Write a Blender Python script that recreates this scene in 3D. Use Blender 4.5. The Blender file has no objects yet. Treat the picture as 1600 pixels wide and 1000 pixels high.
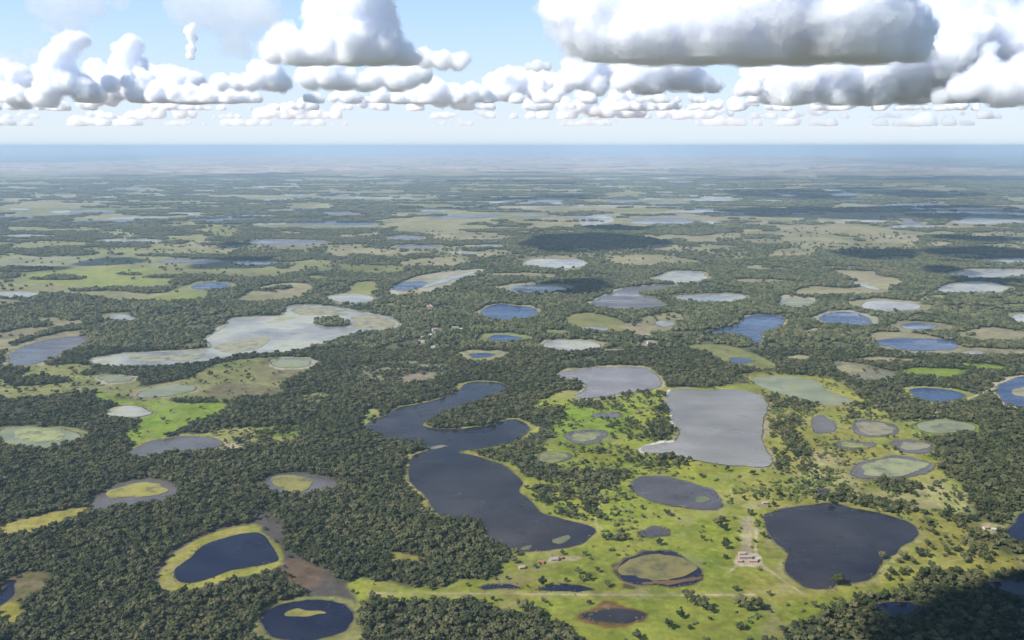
import bpy, bmesh, math, random
import numpy as np
from mathutils import Vector, Matrix

# ------------------------------------------------------------------ camera, sky, sun, exposure
S = bpy.context.scene
COL = S.collection
F = 1331.0                       # focal length in photo pixels (photo 1600 x 1000)
PITCH = math.atan(272 / F)       # horizon at photo row 228
CAMH = 600.0                     # metres above the plain
cam = bpy.data.cameras.new('camera')
cam_o = bpy.data.objects.new('camera', cam)
COL.objects.link(cam_o)
cam.angle = 2 * math.atan(800 / F)
cam.clip_start, cam.clip_end = 1.0, 500000.0
cam_o.location = (0, 0, CAMH)
cam_o.rotation_euler = (math.pi / 2 - PITCH, 0, 0)
S.camera = cam_o

SUN = Vector((-0.82, -0.42, 0.80)).normalized()      # direction towards the sun
W = bpy.data.worlds.new('World')
S.world = W
W.use_nodes = True
wn = W.node_tree
sky = wn.nodes.new('ShaderNodeTexSky')
sky.sky_type = 'NISHITA'
sky.sun_disc = False
sky.sun_elevation = math.asin(SUN.z)
sky.sun_rotation = math.atan2(SUN.x, SUN.y)
sky.altitude = 1200
sky.air_density = 1.0
sky.dust_density = 0.1
sky.ozone_density = 3.0
# humid air: the clear sky pales to a milky blue towards the horizon, the same all round
wg = wn.nodes.new('ShaderNodeTexCoord')
wx = wn.nodes.new('ShaderNodeSeparateXYZ'); wn.links.new(wg.outputs['Generated'], wx.inputs[0])
wr = wn.nodes.new('ShaderNodeValToRGB'); wr.color_ramp.interpolation = 'EASE'
wr.color_ramp.elements[0].position = 0.0; wr.color_ramp.elements[0].color = (.92, .92, .92, 1)
wr.color_ramp.elements[1].position = 0.36; wr.color_ramp.elements[1].color = (.2, .2, .2, 1)
wn.links.new(wx.outputs['Z'], wr.inputs[0])
wm = wn.nodes.new('ShaderNodeMix'); wm.data_type = 'RGBA'
wn.links.new(wr.outputs[0], wm.inputs[0]); wn.links.new(sky.outputs[0], wm.inputs[6])
wc = wn.nodes.new('ShaderNodeMix'); wc.data_type = 'RGBA'
wz = wn.nodes.new('ShaderNodeMapRange'); wz.inputs[1].default_value = 0.02; wz.inputs[2].default_value = 0.18
wn.links.new(wx.outputs['Z'], wz.inputs[0]); wn.links.new(wz.outputs[0], wc.inputs[0])
wc.inputs[6].default_value = (6.1, 6.8, 7.5, 1); wc.inputs[7].default_value = (4.3, 6.6, 10.0, 1)
wn.links.new(wc.outputs[2], wm.inputs[7])
wn.links.new(wm.outputs[2], wn.nodes['Background'].inputs[0])
wn.nodes['Background'].inputs[1].default_value = 0.082
sl = bpy.data.lights.new('sun', 'SUN')
sl.energy = 4.5
sl.angle = math.radians(0.53)
sl.color = (1.0, 0.965, 0.91)
sun_o = bpy.data.objects.new('sun', sl)
COL.objects.link(sun_o)
sun_o.rotation_euler = SUN.to_track_quat('Z', 'Y').to_euler()
S.view_settings.view_transform = 'Standard'
S.view_settings.look = 'None'
S.view_settings.exposure = 0.72
S.view_settings.gamma = 1.0
S.cycles.max_bounces = 128
S.cycles.volume_bounces = 128
S.cycles.diffuse_bounces = 3
S.cycles.glossy_bounces = 2
S.cycles.transmission_bounces = 2
S.cycles.transparent_max_bounces = 16

R0 = random.Random(7)
NR = np.random.RandomState(11)

# ------------------------------------------------------------------ helpers
def ray(px, py):
    c, s = math.cos(PITCH), math.sin(PITCH)
    a, b = (px - 800) / F, (500 - py) / F
    return a, c + b * s, -s + b * c
def ground_at(px, py):
    """the point of the plain seen at this place of the photograph, in metres"""
    a, y, z = ray(px, py)
    t = CAMH / -z
    return a * t, y * t
def sky_at(px, py, D):
    a, y, z = ray(px, py)
    t = D / y
    return a * t, D, CAMH + z * t
def tag(o, label=None, cat=None, group=None, kind=None):
    if label: o['label'] = label
    if cat: o['category'] = cat
    if group: o['group'] = group
    if kind: o['kind'] = kind
    return o
def link(name, me, parent=None, loc=None, rz=0.0):
    o = bpy.data.objects.new(name, me)
    COL.objects.link(o)
    if parent: o.parent = parent
    if loc is not None: o.location = loc
    if rz: o.rotation_euler = (0, 0, rz)
    return o
def mesh_np(name, verts, faces_flat, face_len, mats=()):
    me = bpy.data.meshes.new(name)
    n = len(verts)
    me.vertices.add(n)
    me.vertices.foreach_set('co', np.ascontiguousarray(verts, 'f').ravel())
    nf = len(faces_flat) // face_len
    me.loops.add(nf * face_len)
    me.loops.foreach_set('vertex_index', np.ascontiguousarray(faces_flat, 'i').ravel())
    me.polygons.add(nf)
    me.polygons.foreach_set('loop_start', np.arange(0, nf * face_len, face_len, dtype='i'))
    me.polygons.foreach_set('loop_total', np.full(nf, face_len, 'i'))
    me.update(calc_edges=True)
    for m in mats: me.materials.append(m)
    return me
def hash2(ix, iy, seed):
    h = (ix.astype(np.int64) * 374761393 + iy.astype(np.int64) * 668265263 + seed * 974634777) & 0xFFFFFFFF
    h = ((h ^ (h >> 13)) * 1274126177) & 0xFFFFFFFF
    h = h ^ (h >> 16)
    return (h & 0xFFFFFF).astype(np.float64) / 0xFFFFFF
def vnoise(x, y, seed):
    x0, y0 = np.floor(x), np.floor(y)
    fx, fy = x - x0, y - y0
    fx = fx * fx * (3 - 2 * fx); fy = fy * fy * (3 - 2 * fy)
    a = hash2(x0, y0, seed); b = hash2(x0 + 1, y0, seed)
    c = hash2(x0, y0 + 1, seed); d = hash2(x0 + 1, y0 + 1, seed)
    return (a + (b - a) * fx) * (1 - fy) + (c + (d - c) * fx) * fy
def fbm(x, y, scale, octv=4, seed=0):
    """-1..1, features of about `scale` metres"""
    t, amp, s, w = 0, 1.0, 1.0 / scale, 0
    for k in range(octv):
        t = t + amp * (vnoise(x * s + 17.3 * k, y * s - 9.1 * k, seed + k) * 2 - 1)
        w += amp; amp *= 0.55; s *= 2.03
    return t / w * 1.6
def smooth(t):
    t = np.clip(t, 0, 1)
    return t * t * (3 - 2 * t)
def spline(pts, sub=5):
    """closed Catmull-Rom through the traced points"""
    p = np.array(pts, float); n = len(p); out = []
    for i in range(n):
        a, b, c, d = p[i - 1], p[i], p[(i + 1) % n], p[(i + 2) % n]
        for k in range(sub):
            t = k / sub
            out.append(0.5 * (2 * b + (c - a) * t + (2 * a - 5 * b + 4 * c - d) * t * t + (3 * b - a - 3 * c + d) * t ** 3))
    return np.array(out)
def to_ground(pp):
    return np.array([ground_at(x, y) for x, y in pp])
def ell(cx, cy, rx, ry, tilt=0.0, n=20, seed=0):
    r = random.Random(int(cx * 7 + cy * 13) + seed)
    ph = [r.uniform(0, 6.28) for _ in range(3)]
    out = []
    for i in range(n):
        a = 2 * math.pi * i / n
        k = 1 + 0.10 * math.sin(2 * a + ph[0]) + 0.07 * math.sin(3 * a + ph[1]) + 0.04 * math.sin(5 * a + ph[2])
        x, y = rx * k * math.cos(a), ry * k * math.sin(a)
        out.append((cx + x, cy + y + tilt * x))
    return out
def sdf(px, py, poly):
    """signed distance in metres, negative inside"""
    d2 = np.full(px.shape, 1e18); inside = np.zeros(px.shape, bool)
    n = len(poly)
    for i in range(n):
        ax, ay = poly[i]; bx, by = poly[(i + 1) % n]
        ex, ey = bx - ax, by - ay
        wx, wy = px - ax, py - ay
        t = np.clip((wx * ex + wy * ey) / (ex * ex + ey * ey + 1e-9), 0, 1)
        dx, dy = wx - ex * t, wy - ey * t
        d2 = np.minimum(d2, dx * dx + dy * dy)
        c = ((ay > py) != (by > py))
        if abs(ey) > 1e-9:
            inside ^= c & (px < ex * (py - ay) / ey + ax)
    d = np.sqrt(d2)
    return np.where(inside, -d, d)

# ------------------------------------------------------------------ materials
def new_mat(name):
    m = bpy.data.materials.new(name)
    m.use_nodes = True
    return m, m.node_tree, m.node_tree.nodes['Principled BSDF']
def flat_mat(name, col, rough=0.8, var=0.15, scale=2.0):
    m, t, p = new_mat(name)
    p.inputs['Roughness'].default_value = rough
    n = t.nodes.new('ShaderNodeTexNoise'); n.inputs['Scale'].default_value = scale; n.inputs['Detail'].default_value = 4
    tc = t.nodes.new('ShaderNodeTexCoord'); t.links.new(tc.outputs['Object'], n.inputs['Vector'])
    r = t.nodes.new('ShaderNodeValToRGB')
    r.color_ramp.elements[0].position = 0.3; r.color_ramp.elements[1].position = 0.7
    r.color_ramp.elements[0].color = tuple(c * (1 - var) for c in col) + (1,)
    r.color_ramp.elements[1].color = tuple(min(1, c * (1 + var)) for c in col) + (1,)
    t.links.new(n.outputs['Fac'], r.inputs[0]); t.links.new(r.outputs[0], p.inputs['Base Color'])
    return m

# crowns: tone differs from tree to tree and from stand to stand
def crown_mat(name, dark, mid, light):
    m, t, p = new_mat(name)
    p.inputs['Roughness'].default_value = 0.75
    p.inputs['Specular IOR Level'].default_value = 0.15
    oi = t.nodes.new('ShaderNodeObjectInfo')
    r = t.nodes.new('ShaderNodeValToRGB'); cr = r.color_ramp
    cr.elements[0].color = dark + (1,); cr.elements[1].color = light + (1,)
    e = cr.elements.new(0.55); e.color = mid + (1,)
    g = t.nodes.new('ShaderNodeNewGeometry')
    n = t.nodes.new('ShaderNodeTexNoise'); n.inputs['Scale'].default_value = 0.004; n.inputs['Detail'].default_value = 3
    t.links.new(g.outputs['Position'], n.inputs['Vector'])
    n2 = t.nodes.new('ShaderNodeTexNoise'); n2.inputs['Scale'].default_value = 0.5; n2.inputs['Detail'].default_value = 2
    t.links.new(g.outputs['Position'], n2.inputs['Vector'])
    a = t.nodes.new('ShaderNodeMath'); a.operation = 'MULTIPLY_ADD'; a.inputs[1].default_value = 1.1; a.inputs[2].default_value = -0.55
    t.links.new(n.outputs['Fac'], a.inputs[0])
    b = t.nodes.new('ShaderNodeMath'); b.operation = 'ADD'
    t.links.new(a.outputs[0], b.inputs[0]); t.links.new(oi.outputs['Random'], b.inputs[1])
    c = t.nodes.new('ShaderNodeMath'); c.operation = 'MULTIPLY_ADD'; c.inputs[1].default_value = 0.9; c.inputs[2].default_value = -0.45
    t.links.new(n2.outputs['Fac'], c.inputs[0])
    d = t.nodes.new('ShaderNodeMath'); d.operation = 'ADD'
    t.links.new(b.outputs[0], d.inputs[0]); t.links.new(c.outputs[0], d.inputs[1])
    t.links.new(d.outputs[0], r.inputs[0]); t.links.new(r.outputs[0], p.inputs['Base Color'])
    return m
M_CROWN = crown_mat('foliage', (0.026, 0.036, 0.012), (0.064, 0.070, 0.025), (0.125, 0.117, 0.050))
M_BARK = flat_mat('bark', (0.12, 0.09, 0.06))

# water: deep colour (dissolved and suspended matter), weed mats, wind-ruffled patches
def water_mat(name, c1, c2, weed=None, weed_cut=0.62, rough=0.10, scale=0.008):
    m, t, p = new_mat(name)
    g = t.nodes.new('ShaderNodeNewGeometry')
    n = t.nodes.new('ShaderNodeTexNoise'); n.inputs['Scale'].default_value = scale; n.inputs['Detail'].default_value = 6
    n.inputs['Roughness'].default_value = 0.6
    t.links.new(g.outputs['Position'], n.inputs['Vector'])
    r = t.nodes.new('ShaderNodeValToRGB')
    r.color_ramp.elements[0].position = 0.35; r.color_ramp.elements[1].position = 0.65
    r.color_ramp.elements[0].color = c1 + (1,); r.color_ramp.elements[1].color = c2 + (1,)
    if weed:
        e = r.color_ramp.elements.new(weed_cut); e.color = c2 + (1,)
        r.color_ramp.elements[2].position = min(1, weed_cut + 0.06); r.color_ramp.elements[2].color = weed + (1,)
    t.links.new(n.outputs['Fac'], r.inputs[0]); t.links.new(r.outputs[0], p.inputs['Base Color'])
    n2 = t.nodes.new('ShaderNodeTexNoise'); n2.inputs['Scale'].default_value = 1.0; n2.inputs['Detail'].default_value = 5
    mp = t.nodes.new('ShaderNodeMapping'); mp.inputs['Scale'].default_value = (0.004, 0.016, 1); mp.inputs['Rotation'].default_value = (0, 0, 0.35)
    t.links.new(g.outputs['Position'], mp.inputs['Vector']); t.links.new(mp.outputs[0], n2.inputs['Vector'])
    mr = t.nodes.new('ShaderNodeMapRange'); mr.inputs[1].default_value = .3; mr.inputs[2].default_value = .7; mr.inputs[3].default_value = rough * .6; mr.inputs[4].default_value = rough + 0.32
    t.links.new(n2.outputs['Fac'], mr.inputs[0]); t.links.new(mr.outputs[0], p.inputs['Roughness'])
    p.inputs['IOR'].default_value = 1.33
    p.inputs['Specular IOR Level'].default_value = 0.32 if c1[0] < .02 else 0.5 if not weed or c1[0] < .1 else 0.16
    n3 = t.nodes.new('ShaderNodeTexNoise'); n3.inputs['Scale'].default_value = 0.25; n3.inputs['Detail'].default_value = 3
    t.links.new(g.outputs['Position'], n3.inputs['Vector'])
    bp = t.nodes.new('ShaderNodeBump'); bp.inputs['Strength'].default_value = 0.12; bp.inputs['Distance'].default_value = 0.15
    t.links.new(n3.outputs['Fac'], bp.inputs['Height']); t.links.new(bp.outputs[0], p.inputs['Normal'])
    return m
WM = {
    'navy': water_mat('clear_dark_water', (0.003, 0.004, 0.016), (0.012, 0.014, 0.030), scale=0.02),
    'dark': water_mat('dark_brown_water', (0.006, 0.006, 0.010), (0.034, 0.030, 0.032), (0.05, 0.055, 0.04), 0.72, scale=0.005),
    'grey': water_mat('murky_grey_water', (0.13, 0.115, 0.11), (0.19, 0.17, 0.16)),
    'silt': water_mat('silty_water', (0.13, 0.122, 0.11), (0.22, 0.205, 0.175), rough=0.2, scale=0.0035),
    'pale': water_mat('milky_water', (0.13, 0.13, 0.125), (0.32, 0.305, 0.235), (0.24, 0.235, 0.11), 0.60, scale=0.0045),
    'weed': water_mat('weedy_water', (0.13, 0.15, 0.09), (0.21, 0.21, 0.12), (0.17, 0.20, 0.06), 0.58, rough=0.25, scale=0.012),
    'umber': water_mat('peaty_water', (0.030, 0.027, 0.030), (0.070, 0.062, 0.064), (0.09, 0.09, 0.05), 0.68, rough=0.2, scale=0.015),
    'blue': water_mat('open_blue_water', (0.018, 0.036, 0.080), (0.035, 0.058, 0.115), rough=0.12),
    'mauve': water_mat('shallow_mauve_water', (0.060, 0.052, 0.050), (0.115, 0.10, 0.088), (0.12, 0.12, 0.06), 0.66, rough=0.2),
}

# ------------------------------------------------------------------ the land: one sheet, finer where it is near
# ground colours (albedo)
TAN = (0.215, 0.19, 0.105); OLIVE = (0.155, 0.155, 0.055); GREEN = (0.12, 0.160, 0.022); LIME = (0.145, 0.190, 0.025)
YELLOW = (0.205, 0.200, 0.060); SAND = (0.34, 0.29, 0.19); BROWN = (0.11, 0.085, 0.055); MARSH = (0.062, 0.052, 0.044)
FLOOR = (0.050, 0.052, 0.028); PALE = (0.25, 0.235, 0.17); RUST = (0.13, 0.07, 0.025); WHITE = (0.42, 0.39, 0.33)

rows = []
py = 1062.0
while py > 229.4:
    rows.append(ground_at(800, py)[1])
    py -= 1.0 if py > 330 else 0.8 if py > 260 else 0.55
    if py < 236: break
py = 235.6
while py > 230.2:
    rows.append(ground_at(800, py)[1]); py -= 0.3
Yr = np.array(rows)
Yr = np.concatenate([Yr, np.geomspace(Yr[-1] * 1.03, 190000 if Yr[-1] < 180000 else Yr[-1] * 1.2, 4)])
U = np.concatenate([np.linspace(-1.3, -.69, 130), np.linspace(-.68, .68, 1070), np.linspace(.69, 1.3, 130)])
NCOL = len(U)
YY = np.repeat(Yr[:, None], NCOL, 1)
XX = YY * U[None, :]
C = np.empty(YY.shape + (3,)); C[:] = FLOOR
DN = np.ones(YY.shape)                      # tree density 0..1
# irregular edges: all outlines are disturbed by the same noise fields
EN = fbm(XX, YY, 70, 4, 3) * 14 + fbm(XX, YY, 18, 2, 9) * 4
ENL = fbm(XX, YY, 420, 4, 5) * 70

def paint(poly, col=None, dens=None, feather=5.0, wob=1.0, grow=0.0, amt=1.0, px=True, sub=5):
    g = to_ground(spline(poly, sub)) if px else np.asarray(poly)
    m = 60 + grow + feather
    y0, y1 = g[:, 1].min() - m, g[:, 1].max() + m
    r = np.where((Yr >= y0) & (Yr <= y1))[0]
    if len(r) == 0: 
        r = np.array([int(np.argmin(abs(Yr - g[:, 1].mean())))])
    r0, r1 = max(0, r[0] - 1), min(len(Yr), r[-1] + 2)
    ux = g[:, 0] / g[:, 1]
    pad = m / max(g[:, 1].min(), 300)
    c = np.where((U >= ux.min() - pad) & (U <= ux.max() + pad))[0]
    if len(c) == 0: return None
    sl = (slice(r0, r1), slice(c[0], c[-1] + 1))
    d = sdf(XX[sl], YY[sl], g) + EN[sl] * wob - grow
    w = smooth(0.5 - d / (2 * feather)) * amt
    if col is not None: C[sl] = C[sl] * (1 - w[..., None]) + np.array(col) * w[..., None]
    if dens is not None: DN[sl] = DN[sl] * (1 - w) + dens * w
    return g

# ---- far plain: tan and green flats, thinning towards the horizon
def px_y(Y): return 228 + F * CAMH / Y
FAR = smooth((YY - 2600) / 3000)
g1 = fbm(XX, YY, 1500, 4, 31)
open_far = smooth((fbm(XX * 0.75, YY, 900, 5, 41) + 0.35 * g1 - 0.50) / 0.12) * FAR
small = smooth((fbm(XX * .62, YY, 430, 4, 43) - 0.15) / 0.1) * smooth((YY - 3000) / 2500)
open_far = np.maximum(open_far, small)
tone = smooth(fbm(XX, YY, 1500, 4, 51) * 0.9 + 0.4)[..., None] * .7
ofc = np.array(TAN) * (1 - tone) + np.array(OLIVE) * tone
C = C * (1 - open_far[..., None]) + ofc * open_far[..., None]
DN = DN * (1 - open_far)
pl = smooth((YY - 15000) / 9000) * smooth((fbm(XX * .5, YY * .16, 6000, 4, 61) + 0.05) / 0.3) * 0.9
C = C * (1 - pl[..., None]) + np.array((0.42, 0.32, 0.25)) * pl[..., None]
DN = DN * (1 - pl)

ISLES = []
WATER = []        # (ground polygon, material key, name, label)
def water(poly, mat, name='pond', label=None, rim=None, rimw=12.0, shore=None, px=True, sub=5, wob=0.45):
    """one sheet of standing water with the bank round it"""
    g = to_ground(spline(poly, sub)) if px else np.asarray(poly)
    if rim is not None: paint(g, rim, 0.0, 4.0, 1.15, rimw + 1, px=False)
    paint(g, shore or MARSH, 0.0, 3.0, wob, 2.5, px=False)
    WATER.append((g, mat, name, label, wob))
    return g

# ---- flats and meadows traced on the plain, far to near
def T(cx, cy, rx, ry, col=TAN, tilt=0.0, dens=0.02, feather=None):
    Y = ground_at(cx, cy)[1]
    paint(ell(cx, cy, rx, ry, tilt), col, dens, feather or max(4, Y * 0.003), 1.1 if Y < 4500 else 2.2, sub=2)
def Wt(cx, cy, rx, ry, mat='pale', tilt=0.0, rim=TAN, rimw=None, name='pond', label=None):
    Y = ground_at(cx, cy)[1]
    water(ell(cx, cy, rx, ry, tilt), mat, name, label, rim, rimw if rimw is not None else max(8, Y * 0.006), sub=2)

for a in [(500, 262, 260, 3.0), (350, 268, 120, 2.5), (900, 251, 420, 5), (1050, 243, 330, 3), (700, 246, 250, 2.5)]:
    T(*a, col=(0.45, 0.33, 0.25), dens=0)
for a in [(890,325,20,3),(970,323,22,3),(990,335,18,5),(860,347,10,2),(830,365,28,4),(1145,370,17,5),(1110,386,40,4),(1150,404,42,5),(1040,387,30,6),
          (910,390,14,3),(1255,362,42,10),(1240,398,40,11),(1390,372,46,9),(1415,340,16,4),(1520,342,26,3),(1560,366,45,4),(1475,341,12,3),(1350,322,46,3),
          (1465,382,24,5),(1320,336,28,4),(1250,338,22,5),(505,323,18,4),(660,308,26,2),(590,340,25,3),(690,330,45,4),(470,364,50,3),(560,366,40,4),
          (680,364,15,3),(735,370,60,8),(560,395,60,9),(470,390,22,4),(642,397,26,4),(770,396,36,6),(195,388,36,6),(110,392,90,5),(315,388,52,12),
          (330,320,32,4),(300,350,10,3),(160,316,14,2),(155,286,18,2),(620,286,30,2),(330,410,60,6),(250,404,40,4),(1060,409,45,5),(1010,407,58,10),
          (1210,418,46,6),(1330,418,60,4),(1190,440,50,4),(440,330,30,3),(90,405,70,4),(540,340,30,3),(760,340,24,3),(820,318,20,2),(1500,400,40,4),(1180,350,18,3)]:
    T(*a)
for a in [(350,362,30,9),(60,398,60,5),(460,421,62,9),(580,421,52,7),(650,322,60,4),(560,312,50,3),(420,405,30,4),(600,300,40,3),(1220,345,20,3),(470,318,25,4),(1140,318,14,2),(700,300,30,2)]:
    T(*a, col=OLIVE)
for a in [(945,280,23,1.6),(915,288,15,1.6),(1035,279,8,1.6),(1065,284,20,1.6),(1045,300,15,1.8),(1110,312,36,2.4),(1040,318,28,2.4),(970,316,12,1.8),
          (1110,348,14,2),(1490,326,72,2),(1590,332,22,4),(1425,349,17,4),(1370,346,36,2),(1305,298,10,2),(1322,304,22,2),(1232,306,12,1.6),(1270,276,8,1.6),
          (1575,253,14,1.2),(460,305,15,2),(290,334,30,2),(210,295,30,2),(165,309,15,1.8),(95,331,18,2),(100,273,15,1.4),(40,369,36,2),(205,376,46,3),
          (450,379,70,4),(635,372,26,4),(652,386,40,3),(765,384,24,2.4),(1435,318,32,5),(300,408,50,4),(400,411,40,3),(1580,407,46,3.5),(875,318,12,1.8),
          (30,327,18,1.6),(230,262,14,1.2),(1180,268,20,1.3),(780,316,20,1.6),(725,395,22,2.2)]:
    mt = R0.choice(['pale', 'pale', 'mauve'])
    Wt(*a, mat=mt, rim=TAN)
WATER[-1]
water([(895,333),(920,337),(945,336),(960,345),(932,351),(910,352),(905,343)], 'pale', 'lake', 'angular pale lake far out on the plain', TAN, 30)
# the random small ponds of the far plain
for k in range(740):
    Y = 6300 * math.exp(R0.random() ** 0.8 * 1.9)
    X = R0.uniform(-0.9, 0.9) * Y
    r = R0.uniform(45, 165) * (1 + Y / 25000)
    el = R0.uniform(1.0, 2.4)
    q = [(X + r * el * (1 + .12 * math.sin(3 * a + k)) * math.cos(a), Y + r * (1 + .15 * math.sin(2 * a + k * 2)) * math.sin(a)) for a in [i * math.pi / 9 for i in range(18)]]
    kind = R0.random()
    if kind < 0.70: paint(q, R0.choice([TAN, TAN, OLIVE, PALE]), 0, 12, 1.2, px=False)
    else:
        paint(q, TAN, 0, 12, 1.0, 14, px=False)
        WATER.append((np.array(q), R0.choice(['pale', 'pale', 'mauve', 'blue']), 'pond', None, 1.0))

# ---- middle distance
def G(poly, col, dens=0.0, **k): return paint(poly, col, dens, **k)
G([(0,462),(0,425),(60,420),(150,414),(230,413),(290,424),(305,434),(250,445),(200,448),(120,452),(60,460),(130,464),(230,459),(300,455),(322,461),(300,470),(230,476),(165,480),(152,492),(140,502),(118,492),(100,485),(0,484)], OLIVE, wob=.6)
G([(60,425),(150,418),(230,418),(280,428),(200,440),(100,444),(40,440)], GREEN, amt=.55)
G([(70,462),(200,462),(250,466),(200,474),(130,474)], GREEN, amt=.5)
G([(0,505),(60,488),(140,500),(160,505),(100,520),(110,515),(60,530),(0,540)], TAN)
T(265,438,30,5,OLIVE); T(190,495,38,8,TAN); T(245,519,18,4,TAN); T(110,508,30,4,PALE)
G([(372,470),(385,458),(420,445),(470,442),(490,450),(480,460),(440,470),(395,473)], TAN, wob=.5)
G([(540,470),(550,445),(580,440),(590,450),(580,465),(575,474)], OLIVE)
G([(605,455),(640,435),(690,425),(757,421),(722,437),(690,452),(650,461),(615,463)], PALE, wob=.5)
T(500,434,22,4,OLIVE); T(680,410,60,7,TAN,-.06); T(620,478,26,4,OLIVE); T(585,424,50,6,OLIVE,-.1); T(640,456,22,6,TAN)
G([(880,500),(905,489),(940,491),(975,504),(982,518),(940,519),(900,513)], OLIVE, wob=.5)
G([(970,508),(1010,495),(1050,488),(1068,492),(1062,505),(1050,515),(1020,522),(1030,528),(1000,526),(985,518)], TAN, .08)
T(955,548,22,4,TAN); T(870,520,20,5,OLIVE); T(865,412,52,12,TAN); T(835,450,58,9,TAN); T(820,430,50,4,TAN)
G([(1075,541),(1120,538),(1160,545),(1200,562),(1217,573),(1195,577),(1150,570),(1120,562),(1102,550)], OLIVE, wob=.4)
T(1245,471,34,11,PALE); T(1280,516,24,3,TAN); T(1380,562,62,4,TAN); T(1560,524,72,10,TAN); T(1540,550,64,7,TAN); T(1245,560,20,4,TAN)
G([(1240,460),(1262,448),(1330,450),(1345,443),(1320,432),(1298,424),(1360,421),(1372,430),(1402,435),(1417,449),(1390,459),(1330,461),(1280,462)], TAN, wob=.5)
G([(1300,564),(1340,566),(1390,580),(1400,592),(1350,596),(1320,585),(1295,572)], (0.14,0.13,0.085), .05)
T(1510,466,80,5,OLIVE); T(1465,583,52,8,LIME,.05); T(1540,573,40,5,LIME,.05); T(1590,478,30,4,OLIVE); T(1390,404,40,4); T(1540,434,40,3)
G([(1355,522),(1400,519),(1450,524),(1500,540),(1540,552),(1500,556),(1430,553),(1380,545)], TAN, wob=.4)
G([(290,592),(330,572),(390,560),(450,558),(492,565),(482,580),(455,592),(430,612),(390,622),(330,626),(250,624),(215,612),(240,600)], OLIVE, .03, wob=.6)
G([(345,600),(410,600),(440,608),(420,620),(350,622),(320,612)], BROWN, amt=.7)
G([(400,566),(440,560),(470,575),(430,600),(405,590)], BROWN, amt=.5)
G([(0,575),(60,560),(140,572),(160,585),(130,592),(60,596),(0,600)], OLIVE, .15)
G([(0,606),(50,600),(110,602),(100,615),(40,620),(0,622)], (0.13,0.12,0.07), 0)
T(160,590,34,8,OLIVE,dens=.15); T(40,590,50,5,BROWN)
G([(150,612),(165,600),(215,598),(238,618),(280,628),(352,632),(343,648),(290,665),(250,688),(210,692),(198,674),(225,655),(205,640),(160,628)], LIME, .01, wob=.6)
G([(185,600),(240,600),(235,625),(205,632),(160,620)], LIME, .01)
G([(345,668),(420,668),(470,680),(460,692),(400,695),(340,705),(300,690)], YELLOW, .35)
T(495,622,26,7,OLIVE,dens=.4); T(440,672,35,8,GREEN,dens=.5); T(360,696,25,7,SAND,dens=.2)
G([(520,590),(560,572),(600,565),(680,565),(700,582),(660,600),(600,600),(560,592)], (0.15,0.145,0.08), .42)
T(655,592,28,6,(0.19,0.15,0.11)); T(1330,575,26,5,TAN)

G([(0,392),(200,383),(330,390),(420,410),(500,406),(516,424),(440,434),(400,434),(335,442),(325,470),(290,480),(170,486),(160,502),(140,516),(60,545),(0,560)], (.175,.17,.075), .02)
G([(0,498),(150,492),(170,505),(130,522),(130,540),(70,572),(0,585)], TAN, .02)
G([(0,572),(70,572),(140,572),(165,585),(230,600),(250,625),(200,628),(150,612),(60,622),(0,622)], OLIVE, .05)
G([(60,425),(150,418),(230,418),(285,428),(300,440),(200,446),(100,446),(40,440)], (.165,.185,.045), amt=.8, feather=30)
G([(70,462),(200,459),(290,458),(322,463),(290,470),(200,474),(150,482),(110,480)], (.16,.18,.045), amt=.8, feather=25)
G([(0,404),(60,400),(160,404),(170,412),(60,416),(0,414)], PALE, amt=.6)
G([(110,458),(180,456),(260,458),(220,466),(130,468)], TAN, amt=.8)
def FO(p): paint(p, FLOOR, .97, 5, .7)
FO([(40,466),(75,461),(88,467),(60,472)]); FO([(115,453),(180,450),(250,450),(272,438),(305,430),(327,432),(300,443),(260,456),(225,458),(170,454),(120,456)])
FO([(143,490),(180,475),(300,470),(350,455),(400,441),(470,424),(500,424),(440,440),(382,458),(366,472),(440,480),(438,493),(362,499),(352,509),(316,519),(264,531),(214,531),(187,536),(140,561),(68,571),(100,547),(137,530),(160,512),(215,500),(180,496),(225,488),(215,483),(150,492)])
FO([(15,539),(50,525),(112,509),(160,508),(150,514),(110,517),(60,528),(25,541)]); FO([(0,489),(50,484),(125,481),(126,494),(100,498),(60,492),(0,499)])
FO([(0,502),(30,497),(66,504),(66,511),(38,512),(0,521)]); FO([(128,500),(150,496),(160,503),(135,508)])
FO([(190,545),(240,543),(264,531),(322,525),(333,534),(310,545),(270,542),(240,548),(200,550)])
FO([(165,577),(280,572),(330,563),(380,553),(404,556),(340,568),(290,586),(262,598),(215,604),(235,592),(180,583)])
FO([(0,552),(15,552),(22,570),(45,579),(0,592)]); FO([(18,593),(80,590),(104,597),(20,603)]); FO([(128,586),(140,578),(155,583),(145,588)])
FO([(20,395),(90,393),(150,398),(60,401)]); FO([(0,417),(80,420),(40,425),(0,424)]); FO([(0,430),(30,428),(25,434),(0,436)])
FO([(255,400),(330,398),(420,402),(400,408),(300,404)]); FO([(420,412),(455,414),(440,420)]); FO([(545,398),(600,402),(560,408)])
Wt(330,447,32,5,'blue'); Wt(25,461,34,5,'pale',rim=PALE); Wt(550,467,32,8,'pale'); Wt(640,447,30,6,'blue',-.1,rim=None,rimw=0); Wt(700,437,40,3,'pale',-.3,rim=None)
Wt(795,488,40,13,'blue',name='lake',label='round blue lake with a pale grassy rim north of the two small blue ponds')
Wt(787,528,22,5,'blue',rim=OLIVE,rimw=40); Wt(752,555,17,4,'blue',rim=TAN,rimw=42)
Wt(868,412,46,9,'pale',rim=None); Wt(835,452,48,6,'pale',rim=None); Wt(1065,433,40,9,'pale'); Wt(1116,466,50,7,'pale')
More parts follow.
